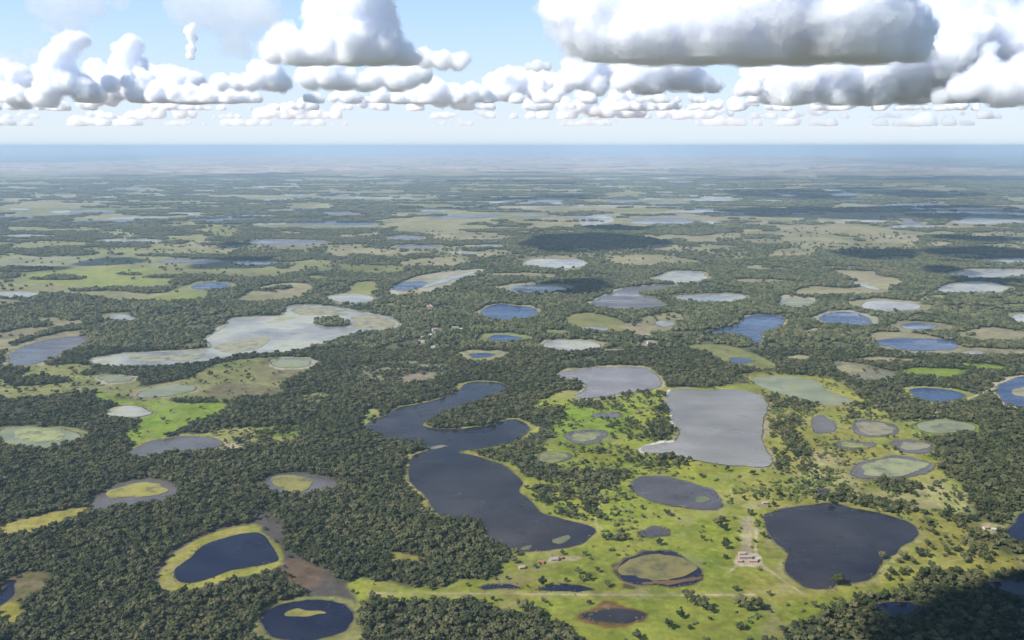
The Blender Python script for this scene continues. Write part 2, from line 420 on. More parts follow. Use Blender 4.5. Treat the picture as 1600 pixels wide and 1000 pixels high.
Wt(893,540,42,9,'pale',.05,name='lake'); Wt(1157,563,18,5,'blue',.05,rim=None); Wt(1320,498,44,9,'blue',.03,rim=PALE,rimw=30)
Wt(1390,478,42,9,'pale',rim=TAN,rimw=45); Wt(1520,450,60,9,'pale'); Wt(1550,427,65,7,'pale'); Wt(1435,510,26,5,'blue',rim=TAN,rimw=45)
Wt(1434,538,62,10,'blue',.07,rim=None,name='lake',label='long blue lake in a pale grassy basin, right side')
Wt(1597,498,12,8,'pale'); Wt(1350,446,26,3,'pale',.3,rim=None); Wt(1245,474,26,7,'weed',rim=None)
Wt(930,514,20,3,'pale',rim=None); Wt(1040,506,16,4,'pale',rim=None); Wt(190,496,20,5,'pale',rim=None); Wt(1520,551,20,3,'pale',rim=None)
water([(922,476),(950,461),(975,451),(1000,447),(1060,445),(1040,452),(995,457),(1020,466),(1038,475),(1025,482),(985,485),(945,482)], 'mauve', 'lake', 'hooked pale mauve lake beyond the grassy clearings', PALE, 14)
water([(1110,517),(1150,508),(1165,495),(1200,492),(1222,496),(1222,505),(1213,515),(1192,520),(1188,533),(1180,535),(1160,525),(1135,521)], 'blue', 'lake', 'bright blue lake with a notched outline amid the forest', TAN, 10)
water([(20,570),(15,556),(40,541),(80,530),(130,525),(135,534),(110,545),(80,560),(50,570)], 'mauve', 'lake', 'slanting grey lake at the left with pale shallows', TAN, 16)
water([(145,563),(180,554),(220,551),(290,549),(330,543),(322,530),(350,512),(368,497),(438,493),(448,480),(480,476),(530,482),(570,490),(610,497),(622,509),(598,517),(570,518),(530,528),(480,543),(430,552),(380,553),(340,560),(290,569),(200,572),(160,571)], 'pale', 'lake', 'large milky lake with two arms and a wooded island', PALE, 14)
paint([(490,504),(505,498),(525,498),(545,506),(535,511),(510,511)], FLOOR, 1.0, 4, .3)
ISLES.append([(490,503),(505,498),(525,498),(545,506),(535,510),(508,510)])
Wt(455,567,28,8,'weed',rim=PALE); Wt(180,592,24,5,'weed',rim=PALE); Wt(262,611,48,8,'weed',-.13,rim=TAN,rimw=14); Wt(200,643,38,8,'pale',rim=OLIVE)
Wt(60,683,58,18,'weed',rim=OLIVE,rimw=10,name='lake',label='pale weed-covered lake at the left edge of the forest')
water([(205,708),(225,695),(255,686),(300,682),(342,688),(345,697),(310,702),(260,708),(220,714)], 'mauve', 'pond', 'grey pond beside a scrubby yellow clearing', YELLOW, 8)
water([(1175,596),(1200,588),(1240,588),(1275,597),(1295,612),(1325,622),(1330,632),(1290,634),(1250,623),(1200,610)], 'weed', 'lake', 'curved pale green lake with a sandy northern bank', SAND, 9)
Wt(1462,617,44,10,'blue',.04,rim=YELLOW,rimw=22,name='lake',label='blue lake with a sand and grass rim, right of the curved green lake')
Wt(1592,612,32,22,'blue',rim=SAND,rimw=10,name='lake',label='blue lake cut by the right edge beyond the straight track')
paint([(1585,600),(1640,590),(1640,640),(1600,622)], TAN, 0, 5)

# ---- the open pasture
PASTURE = [(548,912),(600,908),(680,913),(720,906),(772,896),(787,872),(780,858),(800,800),(770,745),(720,706),(770,690),(850,690),(868,668),(872,642),(835,634),(880,612),(930,622),(1000,612),(1036,600),(1050,606),(1165,600),(1190,584),(1280,590),(1312,600),(1345,615),(1372,640),(1402,658),(1440,652),(1462,668),(1446,690),(1458,706),(1472,722),(1482,745),(1503,760),(1508,790),(1500,812),(1524,836),(1562,860),(1640,890),(1700,1100),(500,1100),(560,950)]
paint(PASTURE, (0.170,0.182,0.027), 0.018, 8, .8)
RIGHT = [(1190,700),(1165,590),(1280,588),(1345,615),(1400,658),(1450,690),(1482,745),(1508,800),(1560,865),(1640,900),(1500,930),(1420,900),(1230,930),(1180,800),(1130,790)]
paint(RIGHT, (0.205,0.185,0.045), 0.03, 60, 1.5, amt=.9)
paint([(1250,720),(1300,700),(1340,760),(1480,760),(1510,800),(1450,800),(1300,780),(1240,770)], SAND, None, 30, 2, amt=.32)
paint([(560,925),(700,915),(800,930),(1000,935),(1000,915),(800,900),(760,910),(600,915)], (0.185,0.185,0.022), None, 10, 1, amt=.7)
paint([(870,640),(930,630),(985,645),(960,690),(880,705),(865,670)], GREEN, .03, 20, 1, amt=.8)
T(905,643,34,8,LIME); T(940,735,24,6,YELLOW); T(870,765,24,4,YELLOW)
# thickets and scattered scrub: raise the tree density
for poly, dn in [
    ([(995,622),(1042,612),(1048,640),(1058,680),(1048,692),(1020,690),(1005,660)], .55),
    ([(900,628),(960,618),(1040,610),(1040,625),(980,635),(930,640),(900,636)], .45),
    ([(940,640),(1000,632),(1010,680),(960,690)], .2),
    ([(830,632),(880,640),(872,665),(850,690),(825,700),(790,702),(830,660)], .7),
    ([(735,710),(790,698),(850,702),(872,730),(872,752),(840,748),(800,732),(760,718)], .9),
    ([(875,742),(920,735),(985,742),(970,756),(935,770),(900,765)], .95),
    ([(838,768),(870,762),(900,770),(935,772),(930,788),(880,790),(850,784)], .85),
    ([(862,790),(890,786),(925,795),(925,808),(885,806)], .5),
    ([(940,690),(1000,700),(1060,712),(1100,722),(1100,732),(1040,732),(1000,728),(960,712)], .42),
    ([(1004,712),(1060,716),(1065,730),(1010,733)], .8),
    ([(880,690),(940,700),(960,725),(900,730),(870,720)], .18),
    ([(1200,615),(1265,625),(1290,640),(1255,655),(1265,700),(1260,740),(1205,730),(1200,690)], .42),
    ([(1255,740),(1300,730),(1300,780),(1220,780)], .10),
    ([(1310,770),(1350,778),(1420,790),(1460,805),(1480,830),(1440,830),(1410,812),(1350,800),(1300,788)], .62),
    ([(1270,772),(1310,775),(1310,788),(1270,786)], .6),
    ([(1370,748),(1400,745),(1432,758),(1425,770),(1385,768)], .85),
    ([(1430,755),(1500,752),(1490,775),(1430,775)], .25),
    ([(1470,800),(1510,780),(1530,830),(1560,850),(1560,880),(1500,875),(1445,855),(1480,835)], .5),
    ([(1300,625),(1370,640),(1400,660),(1380,668),(1330,655)], .45),
    ([(1330,600),(1380,605),(1420,625),(1380,640),(1345,625)], .6),
    ([(1420,668),(1450,690),(1470,715),(1520,760),(1500,700),(1450,662)], .5),
    ([(1540,845),(1640,880),(1640,905),(1560,880)], .15),
]:
    paint(poly, None, dn, 10, .8)
# woods at the bottom edge
paint([(520,1100),(568,948),(600,938),(660,936),(705,934),(760,946),(800,955),(845,962),(900,1000),(1000,1100)], FLOOR, .95, 6, .6)
paint([(1180,1100),(1260,972),(1320,945),(1380,932),(1440,908),(1480,893),(1530,897),(1640,905),(1700,1100)], FLOOR, .85, 8, .8)

# ---- near waters
SERP = [(727,601),(745,597),(780,598),(797,605),(785,612),(760,622),(730,632),(700,643),(675,652),(658,662),(662,667),(690,670),(730,670),(770,663),(800,656),(818,660),(826,670),(818,682),(800,692),(775,697),(745,702),(718,707),
        (740,712),(775,722),(800,738),(815,755),(812,768),(830,785),(850,802),(880,812),(910,820),(928,829),(925,840),(905,850),(870,858),(830,863),(800,862),(775,852),(762,840),(755,823),(735,812),(700,808),(682,798),(668,775),(645,755),(638,738),(645,715),(668,704),(663,695),(640,690),(610,684),(585,678),(570,668),(575,660),(600,650),(620,638),(650,632),(690,622),(715,612)]
water(SERP, 'dark', 'lake', 'long winding dark lake with a forked upper arm below the forest', (0.21,0.20,0.045), 7, BROWN, sub=4, wob=.45)
paint([(560,655),(580,640),(600,648),(585,660),(575,672),(563,665)], YELLOW, 0, 4)
water([(876,585),(900,578),(930,575),(970,574),(1005,575),(1022,583),(1033,597),(1025,607),(1000,612),(970,615),(945,620),(915,622),(900,620),(912,612),(918,604),(905,597),(885,592)], 'grey', 'lake', 'grey oval lake with a sandy edge beyond the square silty lake', (0.26,0.235,0.13), 9)
paint([(858,622),(895,622),(900,612),(880,612)], YELLOW, 0, 5)
water([(1045,611),(1100,609),(1150,611),(1180,615),(1195,622),(1198,640),(1190,655),(1187,675),(1192,695),(1200,715),(1197,727),(1150,728),(1100,723),(1060,712),(1030,708),(1005,705),(1010,697),(1035,692),(1055,690),(1062,675),(1050,655),(1046,635)], 'silt', 'lake', 'broad squarish silty grey lake with a white sandy left bank', (0.23,0.19,0.11), 5, sub=4, wob=.45)
paint([(1042,612),(1049,612),(1051,640),(1058,662),(1052,664),(1044,640)], WHITE, 0, 3, .2)
paint([(1000,702),(1018,692),(1040,688),(1060,690),(1036,697),(1020,702),(1006,709)], WHITE, 0, 3, .3)
water([(987,757),(1000,747),(1030,745),(1070,752),(1105,762),(1120,775),(1126,792),(1105,797),(1070,796),(1030,788),(1000,775)], 'umber', 'pond', 'dark mauve oval pond on the pasture below the square silty lake', YELLOW, 5)
water([(1190,805),(1210,797),(1250,790),(1300,787),(1330,793),(1370,801),(1405,812),(1425,822),(1430,835),(1420,846),(1395,862),(1380,872),(1368,887),(1358,903),(1335,909),(1310,911),(1298,919),(1275,921),(1255,915),(1240,905),(1230,890),(1233,866),(1215,850),(1200,828)], 'dark', 'lake', 'heart-shaped black lake on the pasture at the lower right', (0.22,0.205,0.07), 5, BROWN, sub=4, wob=.45)
paint([(240,918),(243,898),(262,872),(295,845),(330,829),(380,820),(412,814),(432,826),(455,868),(450,886),(400,902),(330,922),(280,930),(250,928)], MARSH, 0, 4, .6)
paint([(248,914),(254,895),(270,872),(300,848),(335,832),(380,823),(410,822),(428,835),(448,870),(438,884),(392,898),(330,915),(285,924),(258,922)], (0.20,0.18,0.035), 0, 4, .4)
paint([(405,806),(435,816),(455,850),(480,880),(520,902),(548,940),(560,1000),(500,960),(460,900),(440,872),(425,840)], MARSH, 0.04, 6, .8)
paint([(440,880),(470,875),(500,895),(480,915),(450,900)], (0.12,0.065,0.035), 0, 8, 1, amt=.5)
water([(275,900),(280,888),(300,872),(320,852),(350,842),(385,834),(405,835),(418,847),(430,860),(435,875),(415,882),(370,890),(340,900),(310,910),(285,910)], 'navy', 'lake', 'deep navy lake with a yellow rim in the forest, lower left', None, 0, OLIVE, sub=4, wob=.3)
paint([(395,985),(410,955),(440,940),(490,932),(540,938),(562,962),(560,1010),(480,1030),(420,1010)], (0.15,0.14,0.05), 0, 4, .5)
water([(412,965),(440,946),(480,938),(510,938),(535,946),(550,962),(540,985),(480,1000),(430,990)], 'navy', 'lake', 'black lake with a grassy islet at the bottom edge', None, 0, MARSH)
water([(140,792),(160,772),(190,756),(230,750),(265,755),(277,768),(262,782),(230,788),(190,792),(155,797)], 'mauve', 'pond', 'mauve ring of shallow water round a yellow grass flat', None, 0, BROWN)
paint([(0,838),(0,820),(60,806),(136,791),(142,796),(120,809),(80,822),(40,834)], (0.22,0.19,0.045), 0, 4, .5)
water([(415,756),(430,743),(480,740),(520,748),(527,758),(500,768),(450,772),(425,766)], 'mauve', 'pond', 'small mauve pond with a yellow grass bed amid the forest', None, 0, MARSH)
paint([(608,870),(620,862),(650,864),(674,872),(668,880),(640,884),(615,884)], (0.165,0.145,0.035), 0, 4, .6)
paint([(5,930),(20,905),(50,895),(80,902),(70,925),(40,940),(30,955),(0,955)], (0.10,0.085,0.035), 0, 5, .8)
paint([(0,945),(25,942),(45,955),(30,975),(0,980)], (0.17,0.15,0.03), 0, 5, .6)
water([(0,935),(8,922),(20,908),(14,930),(4,944),(-20,950),(-20,935)], 'navy', 'pond', 'thin black pool at the left edge in the forest')
Wt(915,682,35,11,'mauve',rim=LIME,rimw=8,label='round tan-centred pond on the green pasture'); Wt(950,649,22,5,'mauve',rim=LIME,rimw=5); Wt(865,715,27,8,'mauve',rim=LIME,rimw=6)
Wt(1025,831,27,9,'umber',rim=(.2,.2,.03),rimw=3,label='small dark oval pond between the mauve pond and the ringed pond')
Wt(1033,890,70,26,'navy',rim=(.07,.05,.02),rimw=3,label='round ringed pond filled with brown marsh beside the airstrip')
water([(750,916),(770,910),(800,911),(818,920),(790,923),(758,922)], 'navy', 'pond', 'narrow black pool just above the left part of the airstrip', (.22,.20,.03), 4)
water([(842,922),(850,917),(872,911),(900,914),(927,921),(880,924)], 'navy', 'pond', 'narrow black pool above the airstrip, right of its twin', (.22,.20,.03), 4)
Wt(960,962,52,7,'dark',rim=RUST,rimw=6,label='dark pool with a rusty margin at the bottom edge')
Wt(1285,664,20,13,'mauve',rim=YELLOW); Wt(1365,670,38,12,'mauve',.06,rim=YELLOW,rimw=4); Wt(1335,695,30,7,'mauve',.05,rim=YELLOW,rimw=4)
Wt(1425,697,34,11,'mauve',.05,rim=YELLOW,rimw=5); Wt(1397,731,62,17,'mauve',rim=(.18,.16,.08),rimw=5,label='large ring-edged pond filled with pale weed on the right pasture')
Wt(1475,666,42,11,'weed',.06,rim=LIME,rimw=10,label='weedy pond with a bright green rim at the end of the track')
Wt(1283,768,11,4,'dark',rim=YELLOW,rimw=3); Wt(1462,797,11,3,'dark',rim=YELLOW,rimw=3)
water([(1578,832),(1588,812),(1610,800),(1660,800),(1660,860),(1610,855),(1585,848)], 'navy', 'lake', 'navy lake cut by the right edge', OLIVE, 6)
water([(1370,950),(1400,940),(1440,945),(1430,958),(1390,965)], 'navy', 'pond', 'pool in the shaded corner wood, lower right')
water([(1545,910),(1600,905),(1660,915),(1660,932),(1600,930),(1565,922)], 'navy', 'pond', 'pool in cloud shade at the right edge')

# ---- grass beds standing in the ponds: low mats just over the water
BEDS = []
def bed(poly, col, sub=4): BEDS.append((to_ground(spline(poly, sub)), col))
bed([(168,770),(190,762),(220,756),(250,757),(263,766),(255,774),(225,778),(195,776),(175,776)], (0.215, 0.19, 0.035))
bed([(430,750),(450,745),(485,744),(495,752),(480,764),(455,766),(435,760)], (0.17, 0.155, 0.035))
bed(ell(915, 682, 26, 8), (0.18, 0.18, 0.08)); bed(ell(865, 715, 21, 7), (0.15, 0.15, 0.05))
bed([(969,890),(980,879),(1008,868),(1038,865.5),(1070,871),(1094,883),(1096,892),(1078,899),(1058,905),(1024,907),(1006,903),(994,897),(974,898)], (0.135, 0.115, 0.032))
bed([(1004,912),(1040,908),(1080,902),(1099,896),(1095,906),(1070,912),(1036,914.5)], (0.10, 0.055, 0.022))
bed(ell(1366, 670, 28, 9, .06), (0.19, 0.17, 0.10)); bed(ell(1335, 696, 20, 5, .05), (0.17, 0.18, 0.05)); bed(ell(1427, 697, 25, 8, .05), (0.20, 0.18, 0.11))
bed(ell(1399, 731, 50, 13.5), (0.20, 0.21, 0.10)); bed(ell(480, 958, 26, 6), (0.17, 0.15, 0.03)); bed(ell(1600, 612, 14, 8), TAN)
bed(ell(60, 680, 34, 10), (0.22, 0.23, 0.09)); bed(ell(1475, 667, 20, 6), (0.14, 0.15, 0.08)); bed(ell(1097, 781, 7, 5), (0.09, 0.11, 0.05))
bed(ISLES[0], FLOOR); bed([(545,496),(575,493),(606,499),(618,508),(598,514),(565,514),(540,511),(556,504)], (.22,.20,.115)); bed([(450,485),(480,479),(530,485),(540,492),(500,492),(470,492)], (.21,.20,.11))
bed([(200,558),(260,556),(320,552),(300,562),(230,565)], (.21,.205,.12)); bed([(335,540),(380,530),(420,528),(400,545),(350,551)], (.22,.21,.13))
bed([(672,700),(690,696),(702,697),(690,701),(676,704)], (0.14, 0.13, 0.08), 2)
bed([(868,845),(888,838),(884,843),(872,848)], (0.10, 0.10, 0.05), 2); bed([(808,857),(830,853),(826,860),(812,862)], (0.10, 0.10, 0.04), 2)

# ---- tracks, yards and the airstrip
def strip(pts, wpx, col, dens=0.0, feather=1.5, amt=1.0):
    """a band along traced points, wpx photo pixels wide"""
    g = np.array([ground_at(x, y) for x, y in pts])
    wid = [w / F * math.hypot(gx, gy, CAMH) / 2 for w, (gx, gy) in zip(wpx if isinstance(wpx, (list, tuple)) else [wpx] * len(g), g)]
    L, Rr = [], []
    for i in range(len(g)):
        d = g[min(i + 1, len(g) - 1)] - g[max(i - 1, 0)]
        nrm = np.array((-d[1], d[0])) / (np.hypot(*d) + 1e-9)
        L.append(g[i] + nrm * wid[i]); Rr.append(g[i] - nrm * wid[i])
    poly = np.array(L + Rr[::-1])
    paint(poly, col, dens, feather, .12, px=False, amt=amt)
    return poly
paint([(572,922),(700,923.5),(900,924),(1100,925),(1290,918),(1290,926),(1100,934),(900,934),(700,934),(575,932)], (0.20,0.195,0.055), 0, 3, .15, sub=1)
strip([(578,926.5),(700,927),(900,929),(1060,930),(1180,929)], 3.4, (0.33,0.27,0.15))
strip([(1600,588),(1540,612),(1490,632),(1420,662)], 3.0, SAND, 0, 3)
strip([(1600,592),(1540,616),(1490,637),(1422,666)], 4.0, FLOOR, 0, 3)
paint([(1158,812),(1172,806),(1180,812),(1174,845),(1172,868),(1160,868),(1160,840)], (0.27,0.23,0.14), 0, 4, .3, amt=.75)
strip([(1168,806),(1172,830),(1170,868)], 3, (0.30,0.24,0.16), amt=.7)
strip([(1182,825),(1181,850),(1181,872)], 3.4, (0.33,0.27,0.17))
strip([(1182,872),(1192,884),(1225,908),(1255,928)], [4, 3.4, 2.6, 2], (0.30,0.26,0.15))
strip([(1154,880),(1147,888),(1138,894),(1122,884),(1105,872)], [6, 4, 3, 2, 1.5], (0.30,0.25,0.15))
strip([(1166,806),(1150,806),(1120,799),(1060,797)], [4, 2.4, 2, 2], (0.24,0.22,0.11), amt=.8)
paint([(1150,868),(1166,865),(1186,868),(1186,882),(1168,884),(1150,883)], SAND, 0, 2.5, .2)
paint([(1155,790),(1195,782),(1200,792),(1185,797)], (.27,.23,.12), 0, 3, .3, amt=.6)
paint([(850,880),(862,871),(905,869),(904,876),(880,878),(860,882)], (0.30,0.25,0.14), 0, 2, .2)
strip([(1050,797),(1062,806),(1075,815)], 3, (0.33,0.28,0.18), amt=.8)
strip([(1138,894),(1180,905),(1235,915)], 1.8, (.24,.22,.10), amt=.6)
for tr in [[(1160,868),(1110,850),(1060,842),(1000,850),(940,865),(905,873)], [(870,876),(840,889),(812,895),(760,905)], [(1230,760),(1270,745),(1330,752),(1390,760),(1450,770)], [(1185,830),(1150,800),(1140,760),(1180,735),(1230,725)], [(930,690),(970,700),(985,730),(960,760),(930,800),(935,840)], [(1380,872),(1420,885),(1470,880),(1540,866)], [(1105,925),(1060,918),(1010,921),(960,905),(900,880)]]:
    strip(tr, 1.3, (0.27, 0.24, 0.13), 0, 1.2, .55)
# settlement clearings in the forest
for c in [(671,480,9,5),(679,517,7,4),(661,534,7,6),(677,545,5,6),(712,514,10,3),(1014,536,8,4),(1010,524,14,3),(672,524,9,2.5),(1548,826,14,7),(868,874,14,5),(815,886,9,3),(845,881,8,3)]:
    T(*c, col=(0.26,0.22,0.15) if c[1] < 600 else (0.20,0.19,0.08), dens=0, feather=5)
T(5,748,10,4,SAND); T(18,766,5,3,SAND)

# ---- natural mottling of the open ground
n1 = fbm(XX, YY, 160, 4, 71)[..., None]; n2 = fbm(XX, YY, 24, 3, 72)[..., None]; n3 = fbm(XX, YY, 500, 3, 73)[..., None]
n4 = fbm(XX, YY, 9, 2, 74)[..., None] * (YY < 2600)[..., None]
C = C * (1 + 0.20 * n1 + 0.17 * n2 + 0.12 * n3 + .13 * n4)
sedge = (smooth((fbm(XX, YY, 34, 4, 85) - .05) / .5) * (YY < 2600) * (DN < .3))[..., None] * .60
C = C * (1 - sedge) + C * np.array((.66, .78, .55)) * sedge
bare = (smooth((fbm(XX, YY, 55, 4, 78) - .42) / .3) * (YY < 4000) * (DN < .3))[..., None] * .55
C = C * (1 - bare) + (C * .35 + np.array((.20, .165, .095)) * .65) * bare
dry = smooth((fbm(XX, YY, 90, 4, 77) - 0.15) / 0.7)[..., None] * 0.42
C = C * (1 - dry) + (C * np.array((1.25, 1.02, 1.2))) * dry
lush = smooth((fbm(XX, YY, 130, 4, 79) - 0.2) / 0.6)[..., None] * 0.35
C = C * (1 - lush) + (C * np.array((0.78, 1.0, 0.7))) * lush
C = np.clip(C, 0.01, 0.8)

gap = smooth((fbm(XX, YY, 210, 4, 83) - .30) / .25) * smooth((YY - 1500) / 900)     # thin places and small clearings in the forest
DN = np.where(DN > .8, DN * (1 - .62 * gap), DN)
stk = smooth((fbm(XX * .55, YY, 330, 4, 87) - .42) / .12) * smooth((YY - 2700) / 800) * (DN < .3)      # fingers of trees reaching into the open flats
DN = np.maximum(DN, stk * .9)
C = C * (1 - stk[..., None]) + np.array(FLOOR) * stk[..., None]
mo = (smooth((fbm(XX, YY, 420, 4, 89) + .1) / .7) * smooth((YY - 2400) / 800) * (DN < .3))[..., None] * .45
C = C * (1 - mo) + C * np.array((.62, .70, .55)) * mo
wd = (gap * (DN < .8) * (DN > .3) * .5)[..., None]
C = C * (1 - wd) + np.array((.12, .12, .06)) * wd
for g, mat, name, label, wob in WATER:
    if g[:, 1].mean() < 7000: paint(g, None, 0.0, 3, wob, 5, px=False)
for p in ISLES: paint(p, FLOOR, 1.0, 3, .2)
# sheet geometry; beyond the fine part it runs on to the horizon on all sides
XE = np.concatenate([np.full((len(Yr), 1), -260000.0), XX, np.full((len(Yr), 1), 260000.0)], 1)
YE = np.concatenate([YY[:, :1], YY, YY[:, :1]], 1)
CE = np.concatenate([C[:, :1], C, C[:, :1]], 1)
XE = np.concatenate([XE[:1], XE], 0); YE = np.concatenate([np.full((1, YE.shape[1]), -200000.0), YE], 0); CE = np.concatenate([CE[:1], CE], 0)
far_h = smooth((YE - 9000) / 5000)
DE = np.pad(DN, ((1, 0), (1, 1)), mode='edge')
ZE = far_h * DE * (4 + 5 * fbm(XE, YE, 60, 2, 91)) * (YE < 40000)       # canopy height where single trees can no longer be told
nr, nc = XE.shape
idx = np.arange(nr * nc).reshape(nr, nc)
quads = np.stack([idx[:-1, :-1], idx[:-1, 1:], idx[1:, 1:], idx[1:, :-1]], -1).reshape(-1)
gm, gt, gp = new_mat('land')
gp.inputs['Roughness'].default_value = 0.95
gp.inputs['Specular IOR Level'].default_value = 0.1
va = gt.nodes.new('ShaderNodeVertexColor'); va.layer_name = 'cover'
geo = gt.nodes.new('ShaderNodeNewGeometry')
nz = gt.nodes.new('ShaderNodeTexNoise'); nz.inputs['Scale'].default_value = 0.12; nz.inputs['Detail'].default_value = 6; nz.inputs['Roughness'].default_value = 0.65
gt.links.new(geo.outputs['Position'], nz.inputs['Vector'])
mr = gt.nodes.new('ShaderNodeMapRange'); mr.inputs[1].default_value = 0.25; mr.inputs[2].default_value = 0.75; mr.inputs[3].default_value = 0.72; mr.inputs[4].default_value = 1.28
gt.links.new(nz.outputs['Fac'], mr.inputs[0])
vm = gt.nodes.new('ShaderNodeVectorMath'); vm.operation = 'SCALE'
gt.links.new(va.outputs['Color'], vm.inputs[0]); gt.links.new(mr.outputs[0], vm.inputs['Scale'])
gt.links.new(vm.outputs[0], gp.inputs['Base Color'])
bmp = gt.nodes.new('ShaderNodeBump'); bmp.inputs['Strength'].default_value = 0.5; bmp.inputs['Distance'].default_value = 1.0
gt.links.new(nz.outputs['Fac'], bmp.inputs['Height']); gt.links.new(bmp.outputs[0], gp.inputs['Normal'])
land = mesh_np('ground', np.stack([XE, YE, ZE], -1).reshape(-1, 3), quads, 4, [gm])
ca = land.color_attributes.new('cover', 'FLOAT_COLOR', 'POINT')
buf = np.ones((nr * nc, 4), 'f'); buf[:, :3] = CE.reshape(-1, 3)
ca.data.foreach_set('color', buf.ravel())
tag(link('ground', land), 'flat wetland plain of forest, grass flats and sandy tracks reaching the horizon', kind='structure')

# ------------------------------------------------------------------ water sheets and grass beds
def sample(arr, x, y):
    r = np.interp(y, Yr, np.arange(len(Yr))); u = np.interp(x / np.maximum(y, 1), U, np.arange(NCOL))
    return arr[np.clip(np.rint(r).astype(int), 0, len(Yr) - 1), np.clip(np.rint(u).astype(int), 0, NCOL - 1)]
def wobble(g, wob, target=8.0):
    """subdivide an outline and disturb it with the shore noise"""
    out = []
    n = len(g)
    for i in range(n):
        a, b = g[i], g[(i + 1) % n]
        k = int(min(12, max(1, np.hypot(*(b - a)) // target)))
        for j in range(k): out.append(a + (b - a) * j / k)
    p = np.array(out)
    t = np.roll(p, -1, 0) - np.roll(p, 1, 0)
    nrm = np.stack([t[:, 1], -t[:, 0]], -1) / (np.hypot(t[:, 0], t[:, 1])[:, None] + 1e-9)
    area = 0.5 * np.sum(p[:, 0] * np.roll(p[:, 1], -1) - np.roll(p[:, 0], -1) * p[:, 1])
    if area < 0: nrm = -nrm
    e = fbm(p[:, 0], p[:, 1], 70, 4, 3) * 14 + fbm(p[:, 0], p[:, 1], 18, 2, 9) * 4
    return p - nrm * (e * wob)[:, None]
def sheet(name, g, z, mat, thick=0.0):
    """flat sheet, with a low side all round when thick"""
    bm = bmesh.new()
    vs = [bm.verts.new((x, y, z)) for x, y in g]
    f = bm.faces.new(vs)
    bm.normal_update()
    if f.normal.z < 0: f.normal_flip()
    if thick:
        lo = [bm.verts.new((x, y, z - thick)) for x, y in g]
        for i in range(len(vs)):
            j = (i + 1) % len(vs); bm.faces.new((vs[j], vs[i], lo[i], lo[j]))
    bmesh.ops.triangulate(bm, faces=[f])
    me = bpy.data.meshes.new(name); bm.to_mesh(me); bm.free()
    me.materials.append(mat)
    return me
zstep = 0
for g, mat, name, label, wob in WATER:
    far = g[:, 1].mean() > 7000
    p = wobble(g, wob, 40.0 if far else 9.0)
    me = sheet(name, p, 0.25 + 0.01 * (zstep % 40) + (0.6 if far else 0), WM[mat]); zstep += 1
    if far:    # over the canopy relief of the far sheet
        pass
    o = link(name, me)
    desc = {'navy': 'dark navy', 'dark': 'dark brown', 'grey': 'murky grey', 'silt': 'silty grey', 'umber': 'peaty brown', 'pale': 'milky pale', 'weed': 'weed-covered pale green', 'blue': 'open blue', 'mauve': 'shallow mauve-grey'}[mat]
    tag(o, label or '%s %s on the %s plain' % (desc, name, 'far' if g[:, 1].mean() > 5000 else 'middle' if g[:, 1].mean() > 2300 else 'near'), kind='structure')
def grass_mat(col):
    m, t, p = new_mat('marsh_grass')
    p.inputs['Roughness'].default_value = 0.95
    g_ = t.nodes.new('ShaderNodeNewGeometry'); n = t.nodes.new('ShaderNodeTexNoise')
    n.inputs['Scale'].default_value = 0.035; n.inputs['Detail'].default_value = 7; n.inputs['Roughness'].default_value = 0.65
    t.links.new(g_.outputs['Position'], n.inputs['Vector'])
    r = t.nodes.new('ShaderNodeValToRGB'); e = r.color_ramp.elements
    e[0].position = 0.36; e[1].position = 0.66
    e[0].color = (col[0] * .45, col[1] * .48, col[2] * .6 + .008, 1); e[1].color = (col[0] * 1.22, col[1] * 1.18, col[2] * 1.2, 1)
    q = e.new(.5); q.color = col + (1,)
    t.links.new(n.outputs['Fac'], r.inputs[0]); t.links.new(r.outputs[0], p.inputs['Base Color'])
    return m
for g, col in BEDS:
    me = sheet('marsh_grass', wobble(g, .75, 5.0), 0.95, grass_mat(col), 0.9)
    tag(link('marsh_grass', me), 'bed of marsh grass standing in a shallow pond', kind='stuff')

# ------------------------------------------------------------------ trees
def lump(bm, c, r, rnd, sub=2, flat=0.8, noise=0.22):
    vs = bmesh.ops.create_icosphere(bm, subdivisions=sub, radius=1.0)['verts']
    for v in vs:
        k = 1 + rnd.uniform(-noise, noise)
        v.co = Vector((c[0] + v.co.x * r * k, c[1] + v.co.y * r * k, c[2] + v.co.z * r * k * flat))
def make_crown(seed, rad=5.0, h=9.0, lobes=6, leaves=260, sub=2, leaf=0.55):
    rnd = random.Random(seed); bm = bmesh.new(); cs = [((0, 0, h * .64), rad * .56)]
    for k in range(lobes):
        a = 6.283 * (k + rnd.uniform(-.3, .3)) / lobes; q = rad * rnd.uniform(.30, .78)
        cs.append(((q * math.cos(a), q * math.sin(a), h * rnd.uniform(.48, .92)), rad * rnd.uniform(.22, .38)))
    for c, r in cs: lump(bm, c, r, rnd, sub)
    for k in range(leaves):
        c, r = rnd.choice(cs)
        d = Vector((rnd.gauss(0, 1), rnd.gauss(0, 1), rnd.gauss(.35, 1))).normalized()
        p = Vector(c) + Vector((d.x, d.y, d.z * .8)) * r * rnd.uniform(.98, 1.22)
        t = d.orthogonal().normalized(); t.rotate(Matrix.Rotation(rnd.uniform(0, 6.28), 3, d)); b = d.cross(t)
        s = leaf * rnd.uniform(.6, 1.4); tw = d * rnd.uniform(-.5, .5) * s
        bm.faces.new([bm.verts.new(p + t * s + tw), bm.verts.new(p + b * s), bm.verts.new(p - t * s - tw), bm.verts.new(p - b * s)])
    me = bpy.data.meshes.new('crown'); bm.to_mesh(me); bm.free(); me.materials.append(M_CROWN)
    return me
